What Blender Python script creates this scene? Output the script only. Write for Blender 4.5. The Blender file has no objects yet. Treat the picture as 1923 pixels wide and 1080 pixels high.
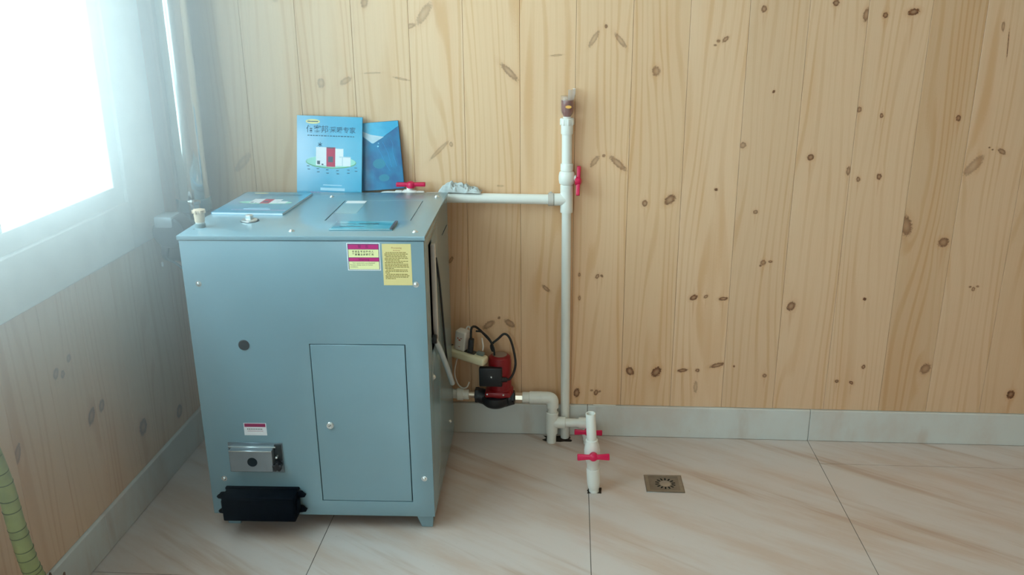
import bpy, bmesh, math, random
from mathutils import Vector, Matrix, noise as mnoise

# ------------------------------------------------------------------ scene, camera, light
sc = bpy.context.scene
COL = sc.collection
random.seed(7)

cam_data = bpy.data.cameras.new('camera')
cam_data.sensor_width = 36.0
cam_data.lens = 1641.678 / 1923.0 * 36.0
cam_data.clip_start = 0.02
cam = bpy.data.objects.new('camera', cam_data)
COL.objects.link(cam)
cam.matrix_world = Matrix((
    (0.99776235, -0.01330176, 0.06552366, -0.0717459),
    (0.0663856, 0.31365625, -0.94721313, -2.9188568),
    (-0.0079523, 0.94944343, 0.31383745, 1.536012),
    (0, 0, 0, 1)))
sc.camera = cam

sc.view_settings.view_transform = 'Standard'
sc.view_settings.look = 'None'
sc.view_settings.gamma = 1.0
sc.view_settings.use_curve_mapping = False
sc.view_settings.exposure = 1.6
sc.cycles.use_denoising = True
sc.cycles.max_bounces = 10
sc.cycles.diffuse_bounces = 6
sc.cycles.transparent_max_bounces = 12
sc.cycles.caustics_reflective = False
sc.cycles.sample_clamp_indirect = 6.0
sc.cycles.volume_bounces = 0
sc.cycles.volume_step_rate = 2.0

# bright overcast daylight outside the windows
world = bpy.data.worlds.new('overcast_sky')
sc.world = world
world.use_nodes = True
wn = world.node_tree
bg = wn.nodes['Background']
bg.inputs['Color'].default_value = (0.70, 0.93, 1.0, 1)
bg.inputs['Strength'].default_value = 4.0

# light-sampling portals standing in the two window openings
def portal(name, loc, rot, sx, sy):
    l = bpy.data.lights.new(name, 'AREA')
    l.shape = 'RECTANGLE'; l.size = sx; l.size_y = sy
    l.cycles.is_portal = True
    o = bpy.data.objects.new(name, l); COL.objects.link(o)
    o.location = loc; o.rotation_euler = rot
    return o
XL = -1.4198           # inner face of the left wall
portal('left_window_portal', (XL - 0.114, -1.50, 1.66), (0, math.radians(-90), 0), 1.40, 2.2)
portal('rear_window_portal', (-0.85, -4.76, 1.55), (math.radians(90), 0, 0), 0.9, 1.2)
KNOTS_BACK = [(0.034,1.45,0.0065,0.0051,92,0.6),(-0.004,1.411,0.031,0.0084,58,0.35),(0.081,1.406,0.0305,0.0082,-50,0.4),(-0.123,1.361,0.0206,0.0033,5,0.35),(0.198,1.31,0.0167,0.0136,92,0.5),(0.412,1.408,0.0128,0.0068,41,0.6),(0.39,1.403,0.0067,0.0049,0,0.5),(0.381,1.39,0.005,0.0033,0,0.5),(0.525,1.499,0.011,0.0092,84,0.65),(-0.276,1.308,0.0411,0.0103,-45,0.45),(0.037,1.036,0.0062,0.0053,0,0.5),(0.007,1.017,0.0248,0.009,53,0.4),(0.085,1.01,0.0379,0.0106,-41,0.5),(0.179,0.875,0.0119,0.0098,92,0.65),(0.262,0.888,0.0229,0.0147,42,0.65),(0.491,1.072,0.0119,0.0107,21,0.5),(0.414,0.924,0.0062,0.0055,1,0.7),(0.549,0.848,0.0088,0.0073,0,0.6),(0.744,1.515,0.0106,0.0102,64,0.75),(0.84,1.48,0.0217,0.01,81,0.6),(0.898,1.478,0.0093,0.0083,87,0.75),(0.982,1.487,0.0187,0.0107,12,0.85),(1.258,1.442,0.0157,0.0056,94,0.5),(1.281,1.389,0.0445,0.0016,94,0.8),(0.576,1.245,0.0056,0.0044,53,0.7),(0.852,1.188,0.01,0.0077,87,0.65),(0.924,1.169,0.0083,0.006,87,0.75),(1.165,1.161,0.0108,0.0085,89,0.75),(0.713,1.033,0.0116,0.0109,54,0.75),(0.839,0.989,0.0157,0.007,86,0.6),(0.874,0.961,0.009,0.0069,96,0.65),(0.94,0.97,0.0107,0.0085,96,0.75),(1.236,1.008,0.0443,0.0166,51,0.35),(1.317,1.054,0.0163,0.0079,-33,0.6),(1.276,1.067,0.0034,0.0025,0,0.6),(1.287,1.06,0.0033,0.0026,0,0.6),(-0.154,0.567,0.0191,0.0068,-41,0.55),(-0.038,0.619,0.0078,0.0046,91,0.6),(-0.036,0.533,0.0099,0.0047,91,0.55),(0.025,0.614,0.0105,0.0065,62,0.65),(0.04,0.616,0.0068,0.0046,-61,0.6),(-0.04,0.167,0.0192,0.0117,82,0.75),(0.03,0.17,0.0127,0.0078,73,0.7),(0.014,0.178,0.0058,0.0043,2,0.5),(0.043,0.175,0.0059,0.0041,34,0.5),(0.15,0.257,0.0185,0.0136,-60,0.75),(0.244,0.256,0.0238,0.0159,57,0.8),(0.361,0.541,0.0146,0.0099,28,0.8),(0.403,0.545,0.0091,0.0058,33,0.6),(0.463,0.538,0.0163,0.007,6,0.75),(0.337,0.264,0.0189,0.0072,10,0.75),(0.39,0.265,0.0075,0.0073,2,0.75),(0.459,0.287,0.0279,0.0084,17,0.7),(0.518,0.284,0.0038,0.0042,2,0.7),(0.387,0.2,0.0251,0.0076,90,0.35),(0.589,0.671,0.0108,0.0096,55,0.6),(0.581,0.66,0.0045,0.0048,1,0.6),(0.628,0.25,0.0079,0.0079,66,0.65),(0.613,0.675,0.0072,0.0048,1,0.7),(0.697,0.514,0.0186,0.0143,66,0.7),(0.943,0.544,0.0063,0.0058,0,0.8),(1.047,0.805,0.0373,0.0203,106,0.6),(1.177,0.749,0.0182,0.0174,40,0.65),(1.299,0.585,0.0085,0.0064,90,0.6),(1.288,0.593,0.0052,0.0038,1,0.55),(1.312,0.595,0.0052,0.0038,1,0.55),(0.968,0.291,0.0088,0.0067,78,0.75),(0.882,0.234,0.0074,0.0062,2,0.8),(0.933,0.229,0.0089,0.0058,-30,0.8),(1.181,0.288,0.0222,0.0171,61,0.55),(1.486,0.196,0.0173,0.0138,76,0.9),(-0.903,1.275,0.0173,0.0126,86,0.3),(-0.82,1.282,0.0236,0.0101,28,0.3),(-0.742,1.527,0.0165,0.0121,76,0.4),(-1.033,1.536,0.0088,0.0049,0,0.25),(-0.728,1.307,0.0302,0.0027,2,0.3),(-0.633,1.288,0.0281,0.0035,-12,0.35),(-0.55,1.492,0.0436,0.0151,55,0.3),(-0.597,1.454,0.0193,0.0082,18,0.4),(-0.515,1.053,0.0475,0.0071,44,0.3),(-0.475,1.073,0.0089,0.0072,88,0.35),(-1.197,1.009,0.0468,0.014,46,0.25),(-0.321,0.454,0.0057,0.0051,1,0.6),(-0.358,0.427,0.0259,0.0118,37,0.5),(-0.283,0.434,0.0231,0.0121,-36,0.5),(-0.487,0.668,0.0156,0.0056,60,0.5),(-0.31,0.932,0.0127,0.0037,0,0.25),(0.842,0.994,0.0052,0.0036,0,0.4)]
KNOTS_LEFT = [(-1.093,0.481,0.0282,0.0128,62,0.5),(-0.886,0.606,0.0168,0.012,56,0.45),(-0.858,0.592,0.0114,0.0098,73,0.45),(-0.82,0.622,0.0116,0.0102,55,0.4),(-0.763,0.42,0.0269,0.0168,54,0.6),(-0.705,0.425,0.0198,0.0146,60,0.55),(-0.499,0.25,0.0284,0.0247,63,0.6),(-0.249,0.182,0.0258,0.021,57,0.5)]
# ------------------------------------------------------------------ mesh helpers
def rot_to(d):
    return Vector(d).normalized().to_track_quat('Z', 'Y').to_matrix().to_4x4()

class MB:
    def __init__(self):
        self.b = bmesh.new()
    def _merge(self, t, M=None, mi=0):
        if M is not None:
            bmesh.ops.transform(t, matrix=M, verts=t.verts)
        mp = {}
        for v in t.verts:
            mp[v] = self.b.verts.new(v.co)
        for f in t.faces:
            try:
                nf = self.b.faces.new([mp[v] for v in f.verts])
                nf.material_index = mi; nf.smooth = f.smooth
            except ValueError:
                pass
        t.free()
        return self
    def box(self, c, s, bev=0.0, rot=None, seg=1, mi=0):
        t = bmesh.new()
        bmesh.ops.create_cube(t, size=1.0)
        bmesh.ops.scale(t, vec=s, verts=t.verts)
        if bev > 0:
            bmesh.ops.bevel(t, geom=list(t.edges), offset=bev, segments=seg, affect='EDGES', profile=0.5)
        M = Matrix.Translation(c)
        if rot is not None:
            M = M @ rot
        return self._merge(t, M, mi)
    def bounds(self, a, b, bev=0.0, seg=1, mi=0):
        return self.box([(a[i] + b[i]) / 2 for i in range(3)], [abs(b[i] - a[i]) for i in range(3)], bev, None, seg, mi)
    def lathe(self, prof, M=None, seg=24, mi=0, a0=0.0, a1=360.0, smooth=True):
        t = bmesh.new()
        full = abs(a1 - a0) >= 359.9
        n = seg if full else seg + 1
        rings = []
        for r, z in prof:
            if r < 1e-6:
                rings.append([t.verts.new((0, 0, z))])
            else:
                rings.append([t.verts.new((r * math.cos(math.radians(a0 + (a1 - a0) * k / seg)), r * math.sin(math.radians(a0 + (a1 - a0) * k / seg)), z)) for k in range(n)])
        for A, B in zip(rings[:-1], rings[1:]):
            for k in range(seg):
                k2 = (k + 1) % n
                if len(A) == 1 and len(B) == 1:
                    continue
                if len(A) == 1:
                    f = t.faces.new((A[0], B[k], B[k2]))
                elif len(B) == 1:
                    f = t.faces.new((A[k], B[0], A[k2]))
                else:
                    f = t.faces.new((A[k], B[k], B[k2], A[k2]))
                f.smooth = smooth
        bmesh.ops.recalc_face_normals(t, faces=t.faces)
        return self._merge(t, M, mi)
    def cyl(self, p0, p1, r0, r1=None, seg=24, bev=0.0, mi=0):
        r1 = r0 if r1 is None else r1
        d = Vector(p1) - Vector(p0); L = d.length
        if bev > 0:
            prof = [(0, 0), (r0 - bev, 0), (r0, bev), (r1, L - bev), (r1 - bev, L), (0, L)]
        else:
            prof = [(0, 0), (r0, 0), (r0, 1e-4), (r1, L - 1e-4), (r1, L), (0, L)]
        return self.lathe(prof, Matrix.Translation(p0) @ rot_to(d), seg, mi)
    def tube(self, pts, r, seg=10, smooth=4, caps=True, mi=0, closed=False):
        P = [Vector(p) for p in pts]
        if smooth > 1 and len(P) > 2:
            Q = []
            for i in range(len(P) - 1):
                a = P[i - 1] if i > 0 else P[i] * 2 - P[i + 1]
                b, c = P[i], P[i + 1]
                d = P[i + 2] if i + 2 < len(P) else P[i + 1] * 2 - P[i]
                for k in range(smooth):
                    u = k / smooth
                    Q.append(0.5 * ((2 * b) + (c - a) * u + (2 * a - 5 * b + 4 * c - d) * u * u + (3 * b - a - 3 * c + d) * u ** 3))
            Q.append(P[-1]); P = Q
        R = r if callable(r) else (lambda u: r)
        t = bmesh.new(); rings = []
        up = Vector((0.13, 0.21, 0.97))
        for i, p in enumerate(P):
            d = (P[min(i + 1, len(P) - 1)] - P[max(i - 1, 0)]).normalized()
            x = d.cross(up)
            if x.length < 1e-3:
                x = d.cross(Vector((1, 0, 0)))
            x.normalize(); y = d.cross(x); up = x.cross(d)
            rr = R(i / (len(P) - 1))
            rings.append([t.verts.new(p + (x * math.cos(2 * math.pi * k / seg) + y * math.sin(2 * math.pi * k / seg)) * rr) for k in range(seg)])
        for A, B in zip(rings[:-1], rings[1:]):
            for k in range(seg):
                f = t.faces.new((A[k], A[(k + 1) % seg], B[(k + 1) % seg], B[k])); f.smooth = True
        if caps:
            t.faces.new(rings[0]); t.faces.new(rings[-1])
        bmesh.ops.recalc_face_normals(t, faces=t.faces)
        return self._merge(t, None, mi)
    def prism(self, poly, h, M=None, bev=0.0, mi=0):
        t = bmesh.new()
        b = [t.verts.new((x, y, 0)) for x, y in poly]
        tp = [t.verts.new((x, y, h)) for x, y in poly]
        t.faces.new(b); t.faces.new(tp)
        n = len(poly)
        for k in range(n):
            t.faces.new((b[k], b[(k + 1) % n], tp[(k + 1) % n], tp[k]))
        bmesh.ops.recalc_face_normals(t, faces=t.faces)
        if bev > 0:
            bmesh.ops.bevel(t, geom=list(t.edges), offset=bev, segments=2, affect='EDGES', profile=0.5)
        return self._merge(t, M, mi)
    def plate_hole(self, W, H, holes, th, M=None, bev=0.0, mi=0):
        """rectangular plate in XY (0..W, 0..H) with ONE rectangular hole, thickness th along +Z"""
        x0, y0, x1, y1 = holes
        t = bmesh.new()
        def ring(z):
            o = [t.verts.new(p + (z,)) for p in ((0, 0), (W, 0), (W, H), (0, H))]
            i = [t.verts.new(p + (z,)) for p in ((x0, y0), (x1, y0), (x1, y1), (x0, y1))]
            return o, i
        ob, ib = ring(0); ot, it = ring(th)
        for k in range(4):
            j = (k + 1) % 4
            t.faces.new((ob[k], ib[k], ib[j], ob[j])); t.faces.new((ot[k], ot[j], it[j], it[k]))
            t.faces.new((ob[k], ob[j], ot[j], ot[k])); t.faces.new((ib[k], it[k], it[j], ib[j]))
        bmesh.ops.recalc_face_normals(t, faces=t.faces)
        if bev > 0:
            bmesh.ops.bevel(t, geom=[e for e in t.edges if e.calc_length() > 0.015 and len(e.link_faces) == 2 and e.calc_face_angle(0) > 0.5], offset=bev, segments=2, affect='EDGES', profile=0.5)
        return self._merge(t, M, mi)
    def mesh(self, me, M=None, mi=0):
        t = bmesh.new(); t.from_mesh(me)
        return self._merge(t, M, mi)
    def data(self, name):
        me = bpy.data.meshes.new(name)
        self.b.to_mesh(me); self.b.free()
        return me

def smooth_by_angle(me, deg=40):
    bm = bmesh.new(); bm.from_mesh(me)
    lim = math.radians(deg)
    for f in bm.faces:
        f.smooth = True
    for e in bm.edges:
        if len(e.link_faces) == 2 and e.calc_face_angle(0) > lim:
            e.smooth = False
    bm.to_mesh(me); bm.free()

def obj(name, mb, mat, parent=None, label=None, cat=None, group=None, kind=None, loc=None, rot=None, shade=True):
    me = mb.data(name) if isinstance(mb, MB) else mb
    if isinstance(mb, MB) and shade:
        smooth_by_angle(me)
    for m in (mat if isinstance(mat, (list, tuple)) else [mat]):
        if m is not None:
            me.materials.append(m)
    o = bpy.data.objects.new(name, me); COL.objects.link(o)
    if parent: o.parent = parent
    if loc is not None: o.location = loc
    if rot is not None: o.rotation_euler = rot
    tag(o, label, cat, group, kind)
    return o
def tag(o, label=None, cat=None, group=None, kind=None):
    if label: o['label'] = label
    if cat: o['category'] = cat
    if group: o['group'] = group
    if kind: o['kind'] = kind
    return o
def empty(name, loc=(0, 0, 0), rot=(0, 0, 0), label=None, cat=None, group=None, kind=None):
    o = bpy.data.objects.new(name, None); COL.objects.link(o)
    o.empty_display_size = 0.05
    o.location = loc; o.rotation_euler = rot
    return tag(o, label, cat, group, kind)
def share(name, me, parent, loc=(0, 0, 0), rot=(0, 0, 0), scale=None):
    o = bpy.data.objects.new(name, me); COL.objects.link(o)
    o.parent = parent; o.location = loc; o.rotation_euler = rot
    if scale: o.scale = scale
    return o

_txt = {}
def text_mesh(s, size, align='LEFT', bold=0.0):
    cu = bpy.data.curves.new('lettering', 'FONT')
    cu.body = s; cu.size = size; cu.align_x = align; cu.align_y = 'CENTER'
    cu.resolution_u = 2; cu.offset = bold
    ob = bpy.data.objects.new('lettering_tmp', cu); COL.objects.link(ob)
    bpy.context.view_layer.update()
    dg = bpy.context.evaluated_depsgraph_get()
    me = bpy.data.meshes.new_from_object(ob.evaluated_get(dg))
    bpy.data.objects.remove(ob); bpy.data.curves.remove(cu)
    return me

# ------------------------------------------------------------------ materials
def srgb(r, g, b):
    f = lambda c: (c / 255 / 12.92) if c / 255 <= 0.04045 else ((c / 255 + 0.055) / 1.055) ** 2.4
    return (f(r), f(g), f(b), 1)

def mat(name, col, rough=0.5, metal=0.0, spec=0.5, var=0.06, vscale=14.0, bump=0.0, bscale=200.0, coat=0.0):
    m = bpy.data.materials.new(name); m.use_nodes = True
    nt = m.node_tree; b = nt.nodes['Principled BSDF']
    b.inputs['Roughness'].default_value = rough
    b.inputs['Metallic'].default_value = metal
    b.inputs['Specular IOR Level'].default_value = spec
    b.inputs['Coat Weight'].default_value = coat
    tc = nt.nodes.new('ShaderNodeTexCoord')
    n = nt.nodes.new('ShaderNodeTexNoise'); n.inputs['Scale'].default_value = vscale; n.inputs['Detail'].default_value = 4
    nt.links.new(tc.outputs['Object'], n.inputs['Vector'])
    r = nt.nodes.new('ShaderNodeMapRange')
    r.inputs['From Min'].default_value = 0.3; r.inputs['From Max'].default_value = 0.7
    r.inputs['To Min'].default_value = 1 - var; r.inputs['To Max'].default_value = 1 + var
    nt.links.new(n.outputs['Fac'], r.inputs['Value'])
    mx = nt.nodes.new('ShaderNodeVectorMath'); mx.operation = 'SCALE'
    mx.inputs[0].default_value = col[:3]
    nt.links.new(r.outputs['Result'], mx.inputs['Scale'])
    nt.links.new(mx.outputs['Vector'], b.inputs['Base Color'])
    if bump > 0:
        n2 = nt.nodes.new('ShaderNodeTexNoise'); n2.inputs['Scale'].default_value = bscale
        nt.links.new(tc.outputs['Object'], n2.inputs['Vector'])
        bp = nt.nodes.new('ShaderNodeBump'); bp.inputs['Strength'].default_value = bump; bp.inputs['Distance'].default_value = 0.002
        nt.links.new(n2.outputs['Fac'], bp.inputs['Height'])
        nt.links.new(bp.outputs['Normal'], b.inputs['Normal'])
    return m

def glass_mat(name, tint=(0.95, 0.98, 0.98, 1), rough=0.02, ior=1.45, opacity=0.0, body=(0.5, 0.5, 0.5, 1)):
    m = bpy.data.materials.new(name); m.use_nodes = True
    nt = m.node_tree; nt.nodes.clear()
    out = nt.nodes.new('ShaderNodeOutputMaterial')
    tr = nt.nodes.new('ShaderNodeBsdfTransparent'); tr.inputs['Color'].default_value = tint
    gl = nt.nodes.new('ShaderNodeBsdfGlossy'); gl.inputs['Roughness'].default_value = rough
    fr = nt.nodes.new('ShaderNodeFresnel'); fr.inputs['IOR'].default_value = ior
    a = nt.nodes.new('ShaderNodeMixShader')
    src = tr.outputs[0]
    if opacity > 0:
        df = nt.nodes.new('ShaderNodeBsdfDiffuse'); df.inputs['Color'].default_value = body
        mo = nt.nodes.new('ShaderNodeMixShader'); mo.inputs[0].default_value = opacity
        nt.links.new(tr.outputs[0], mo.inputs[1]); nt.links.new(df.outputs[0], mo.inputs[2])
        src = mo.outputs[0]
    ge = nt.nodes.new('ShaderNodeNewGeometry')
    inv = nt.nodes.new('ShaderNodeMath'); inv.operation = 'SUBTRACT'; inv.inputs[0].default_value = 1.0
    nt.links.new(ge.outputs['Backfacing'], inv.inputs[1])
    fm = nt.nodes.new('ShaderNodeMath'); fm.operation = 'MULTIPLY'
    nt.links.new(fr.outputs[0], fm.inputs[0]); nt.links.new(inv.outputs[0], fm.inputs[1])
    nt.links.new(fm.outputs[0], a.inputs[0]); nt.links.new(src, a.inputs[1]); nt.links.new(gl.outputs[0], a.inputs[2])
    nt.links.new(a.outputs[0], out.inputs['Surface'])
    return m

class NT:
    """tiny node helper"""
    def __init__(s, m): s.t = m.node_tree
    def n(s, typ, **kw):
        x = s.t.nodes.new(typ)
        for k, v in kw.items(): setattr(x, k, v)
        return x
    def set(s, inp, v):
        if isinstance(v, bpy.types.NodeSocket): s.t.links.new(v, inp)
        else: inp.default_value = v
    def math(s, op, a, b=0.0, clamp=False):
        x = s.n('ShaderNodeMath', operation=op, use_clamp=clamp); s.set(x.inputs[0], a); s.set(x.inputs[1], b); return x.outputs[0]
    def rng(s, v, a, b, c, d, smooth=True):
        x = s.n('ShaderNodeMapRange'); x.interpolation_type = 'SMOOTHSTEP' if smooth else 'LINEAR'
        for i, q in enumerate((v, a, b, c, d)): s.set(x.inputs[i], q)
        return x.outputs[0]
    def mix(s, f, a, b):
        x = s.n('ShaderNodeMix', data_type='RGBA'); s.set(x.inputs[0], f); s.set(x.inputs[6], a); s.set(x.inputs[7], b); return x.outputs[2]
    def noise(s, vec, scale, detail=2, rough=0.5):
        x = s.n('ShaderNodeTexNoise'); s.set(x.inputs['Vector'], vec); x.inputs['Scale'].default_value = scale
        x.inputs['Detail'].default_value = detail; x.inputs['Roughness'].default_value = rough; return x.outputs['Fac']

PINE_LIGHT = (0.775, 0.53, 0.345, 1)
def pine(name, seed, tone=1.0, knots=(), freq=26.0, red=0.0):
    """knotty pine board; local x across the board, z along it; knots = (x, z, a, b, angle, dark)"""
    m = bpy.data.materials.new(name); m.use_nodes = True
    N = NT(m); b = m.node_tree.nodes['Principled BSDF']
    b.inputs['Roughness'].default_value = 0.42; b.inputs['Specular IOR Level'].default_value = 0.35
    tc = N.n('ShaderNodeTexCoord')
    sp = N.n('ShaderNodeSeparateXYZ'); N.set(sp.inputs[0], tc.outputs['Object'])
    x, z = sp.outputs[0], sp.outputs[2]
    flat = N.n('ShaderNodeCombineXYZ'); N.set(flat.inputs[0], x); N.set(flat.inputs[2], z); flat.inputs[1].default_value = 0.0
    jit = N.noise(tc.outputs['Object'], 160.0, 2)
    dk = None; halo = None; warp = x; ringd = None
    for (kx, kz, a, bb, ang, d) in knots:
        mp = N.n('ShaderNodeMapping', vector_type='TEXTURE')
        mp.inputs['Location'].default_value = (kx, 0, kz); mp.inputs['Rotation'].default_value = (0, -math.radians(ang), 0)
        mp.inputs['Scale'].default_value = (a, 1, bb); N.set(mp.inputs['Vector'], flat.outputs[0])
        ln = N.n('ShaderNodeVectorMath', operation='LENGTH'); N.set(ln.inputs[0], mp.outputs[0])
        L = N.math('ADD', ln.outputs['Value'], N.math('MULTIPLY', N.math('SUBTRACT', jit, 0.5), 0.7))
        k = N.math('MULTIPLY', N.rng(L, 0.72, 1.12, 1.0, 0.0), d)
        if a > 0.007:      # larger knots: paler heart inside a dark rim
            k = N.math('MULTIPLY', k, N.rng(L, 0.1, 0.85, 0.50, 1.0))
        h = N.math('MULTIPLY', N.rng(L, 0.9, 2.1, 0.32, 0.0), d)
        k = N.math('MINIMUM', N.math('MULTIPLY', k, 1.3), 0.97)
        if d >= 0.6 and a < 0.02:      # thin dark streak running up and down from the knot
            mt_ = N.n('ShaderNodeMapping', vector_type='TEXTURE')
            mt_.inputs['Location'].default_value = (kx, 0, kz - a * 1.5); mt_.inputs['Scale'].default_value = (bb * .55, 1, a * 6.5)
            N.set(mt_.inputs['Vector'], flat.outputs[0])
            l3 = N.n('ShaderNodeVectorMath', operation='LENGTH'); N.set(l3.inputs[0], mt_.outputs[0])
            h = N.math('MAXIMUM', h, N.rng(l3.outputs['Value'], 0.1, 1.0, 0.42 * d, 0.0))
        dk = k if dk is None else N.math('MAXIMUM', dk, k)
        halo = h if halo is None else N.math('MAXIMUM', halo, h)
        # the grain swings round the knot
        rr = max(min(a, bb) * 1.3, 0.006)
        mq = N.n('ShaderNodeMapping', vector_type='TEXTURE')
        mq.inputs['Location'].default_value = (kx, 0, kz); mq.inputs['Scale'].default_value = (rr * 2.2, 1, rr * 5.0)
        N.set(mq.inputs['Vector'], flat.outputs[0])
        l2 = N.n('ShaderNodeVectorMath', operation='LENGTH'); N.set(l2.inputs[0], mq.outputs[0])
        g = N.rng(l2.outputs['Value'], 0.0, 1.0, 0.75, 0.0)
        warp = N.math('SUBTRACT', warp, N.math('MULTIPLY', N.math('SUBTRACT', x, kx), g))
    lo = N.n('ShaderNodeCombineXYZ'); N.set(lo.inputs[0], N.math('MULTIPLY', x, 7.0)); lo.inputs[1].default_value = seed * 3.7
    N.set(lo.inputs[2], N.math('MULTIPLY', z, 0.75))
    low = N.noise(lo.outputs[0], 1.0, 1)
    ph = N.math('ADD', N.math('MULTIPLY', warp, freq), N.math('MULTIPLY', low, 8.0))
    ph2 = N.math('ADD', ph, N.math('MULTIPLY', jit, 0.10))
    sn = N.math('SINE', N.math('MULTIPLY', ph2, 6.2832))
    ringl = N.rng(sn, 0.15, 1.0, 0.0, 1.0)
    fib = N.n('ShaderNodeCombineXYZ'); N.set(fib.inputs[0], N.math('MULTIPLY', warp, 420.0)); fib.inputs[1].default_value = seed * 1.3
    N.set(fib.inputs[2], N.math('MULTIPLY', z, 5.0))
    fine = N.noise(fib.outputs[0], 1.0, 3)
    bl = N.n('ShaderNodeCombineXYZ'); N.set(bl.inputs[0], N.math('MULTIPLY', x, 16.0)); bl.inputs[1].default_value = seed * 2.1
    N.set(bl.inputs[2], N.math('MULTIPLY', z, 1.3))
    band = N.noise(bl.outputs[0], 1.0, 2)
    l = PINE_LIGHT
    c1 = (l[0] * tone, l[1] * tone * (1 - 0.05 * red), l[2] * tone * (1 - 0.14 * red), 1)
    c2 = (c1[0] * 0.83, c1[1] * 0.70, c1[2] * 0.55, 1)
    amt = N.math('MULTIPLY', ringl, N.rng(band, 0.30, 0.72, 0.14, 0.78))
    col = N.mix(amt, c1, c2)
    col = N.mix(N.rng(band, 0.45, 0.75, 0.0, 0.38), col, (c1[0] * 0.92, c1[1] * 0.80, c1[2] * 0.66, 1))
    col = N.mix(N.rng(fine, 0.35, 0.75, 0.0, 0.16), col, c2)
    if dk is not None:
        col = N.mix(halo, col, (0.52, 0.22, 0.085, 1))
        kn = N.mix(N.rng(jit, 0.35, 0.65, 0.0, 1.0), (0.105, 0.040, 0.018, 1), (0.23, 0.09, 0.038, 1))
        col = N.mix(dk, col, kn)
    N.set(b.inputs['Base Color'], col)
    bp = N.n('ShaderNodeBump'); bp.inputs['Strength'].default_value = 0.12; bp.inputs['Distance'].default_value = 0.001
    N.set(bp.inputs['Height'], N.math('ADD', N.math('MULTIPLY', amt, 0.5), N.math('MULTIPLY', fine, 0.5)))
    N.set(b.inputs['Normal'], bp.outputs[0])
    return m

def marble(name, rough, base=(0.63, 0.54, 0.50, 1), vein=1.0):
    m = bpy.data.materials.new(name); m.use_nodes = True
    N = NT(m); b = m.node_tree.nodes['Principled BSDF']
    tc = N.n('ShaderNodeTexCoord')
    g = N.n('ShaderNodeNewGeometry')
    mp = N.n('ShaderNodeMapping', vector_type='TEXTURE'); mp.inputs['Rotation'].default_value = (0, 0, math.radians(-31)); mp.inputs['Scale'].default_value = (0.95, 0.17, 0.5)
    N.set(mp.inputs['Vector'], g.outputs['Position'])
    v = N.noise(mp.outputs[0], 1.3, 5, 0.62)
    mp2 = N.n('ShaderNodeMapping', vector_type='TEXTURE'); mp2.inputs['Rotation'].default_value = (0, 0, math.radians(-34)); mp2.inputs['Scale'].default_value = (1.2, 0.10, 0.5)
    mp2.inputs['Location'].default_value = (3.1, 1.7, 0)
    N.set(mp2.inputs['Vector'], g.outputs['Position'])
    v2 = N.noise(mp2.outputs[0], 1.0, 4, 0.6)
    c = N.mix(N.rng(v, 0.40, 0.68, 0, 0.8 * vein), base, (0.56, 0.41, 0.33, 1))
    c = N.mix(N.rng(v2, 0.54, 0.70, 0, 0.6 * vein), c, (0.44, 0.28, 0.19, 1))
    sp = N.noise(g.outputs['Position'], 90, 2)
    c = N.mix(N.rng(sp, 0.70, 0.80, 0, 0.35), c, (0.42, 0.34, 0.28, 1))
    N.set(b.inputs['Base Color'], c)
    b.inputs['Roughness'].default_value = rough; b.inputs['Specular IOR Level'].default_value = 0.5
    return m

M_FLOOR = marble('polished_marble_tile', 0.16)
M_SKIRT = marble('skirting_marble_tile', 0.22, (0.64, 0.66, 0.64, 1), 0.5)
M_GROUT = mat('dark_grout', srgb(95, 88, 80), 0.9)
M_PVC = mat('white_window_profile', srgb(230, 230, 226), 0.4)
M_CEIL = mat('white_ceiling', srgb(228, 224, 214), 0.9)
M_PLASTER = mat('pale_plaster', srgb(205, 190, 165), 0.9)
M_PANE = glass_mat('window_glass')
M_STEEL_PAINT = mat('blue_grey_powder_coat', (0.200, 0.328, 0.385, 1), 0.27, 0, 0.6, 0.03, 5.0, 0.05, 500, 0.5)
M_STEEL_PAINT.node_tree.nodes['Principled BSDF'].inputs['Coat Roughness'].default_value = 0.22
M_DARKGAP = mat('dark_gap_shade', (0.006, 0.013, 0.018, 1), 0.8, 0, 0.08)  # near-black colour stands in for shade inside gaps, holes and slots
M_ZINC = mat('zinc_screw', srgb(222, 228, 228), 0.25, .75, 0.5, 0.05, 60)
M_STAINLESS = mat('stainless_sheet', srgb(190, 190, 188), 0.16, 1.0, 0.5, 0.05, 9)
M_BRUSHED = mat('brushed_plate', srgb(120, 134, 144), 0.3, .6, 0.5, 0.12, 20)
M_BLACK = mat('black_iron', (0.002, 0.004, 0.008, 1), 0.6, 0, 0.06, 0.2, 40, 0.3, 120)
M_BLACKPL = mat('black_plastic', (0.012, 0.013, 0.017, 1), 0.4)
M_CORD = mat('black_cord', (0.012, 0.010, 0.010, 1), 0.5)
M_PPR = mat('white_plastic_pipe', srgb(232, 232, 226), 0.3, 0, 0.5, 0.02)
M_RED = mat('magenta_red_handle', srgb(214, 18, 78), 0.35, 0, 0.5, 0.05)
M_PUMPRED = mat('dark_red_pump_paint', srgb(140, 16, 26), 0.35)
M_CREAM = mat('cream_plastic', srgb(233, 222, 188), 0.4, 0, 0.5, 0.02)
M_WHITEPL = mat('white_plastic', srgb(228, 222, 216), 0.4, 0, 0.5, 0.02)
M_GREYPL = mat('grey_green_switch', srgb(120, 130, 124), 0.4)
M_BRASS = mat('nickel_brass', srgb(215, 195, 175), 0.3, .7)
M_TAN = mat('tan_plastic_fitting', srgb(206, 178, 150), 0.45)
M_TEALDK = mat('blue_grey_motor_paint', srgb(22, 50, 62), 0.35, 0, 0.5, 0.08)
M_WHITE = mat('white_print', srgb(235, 236, 240), 0.5, 0, 0.4, 0.01)
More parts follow.
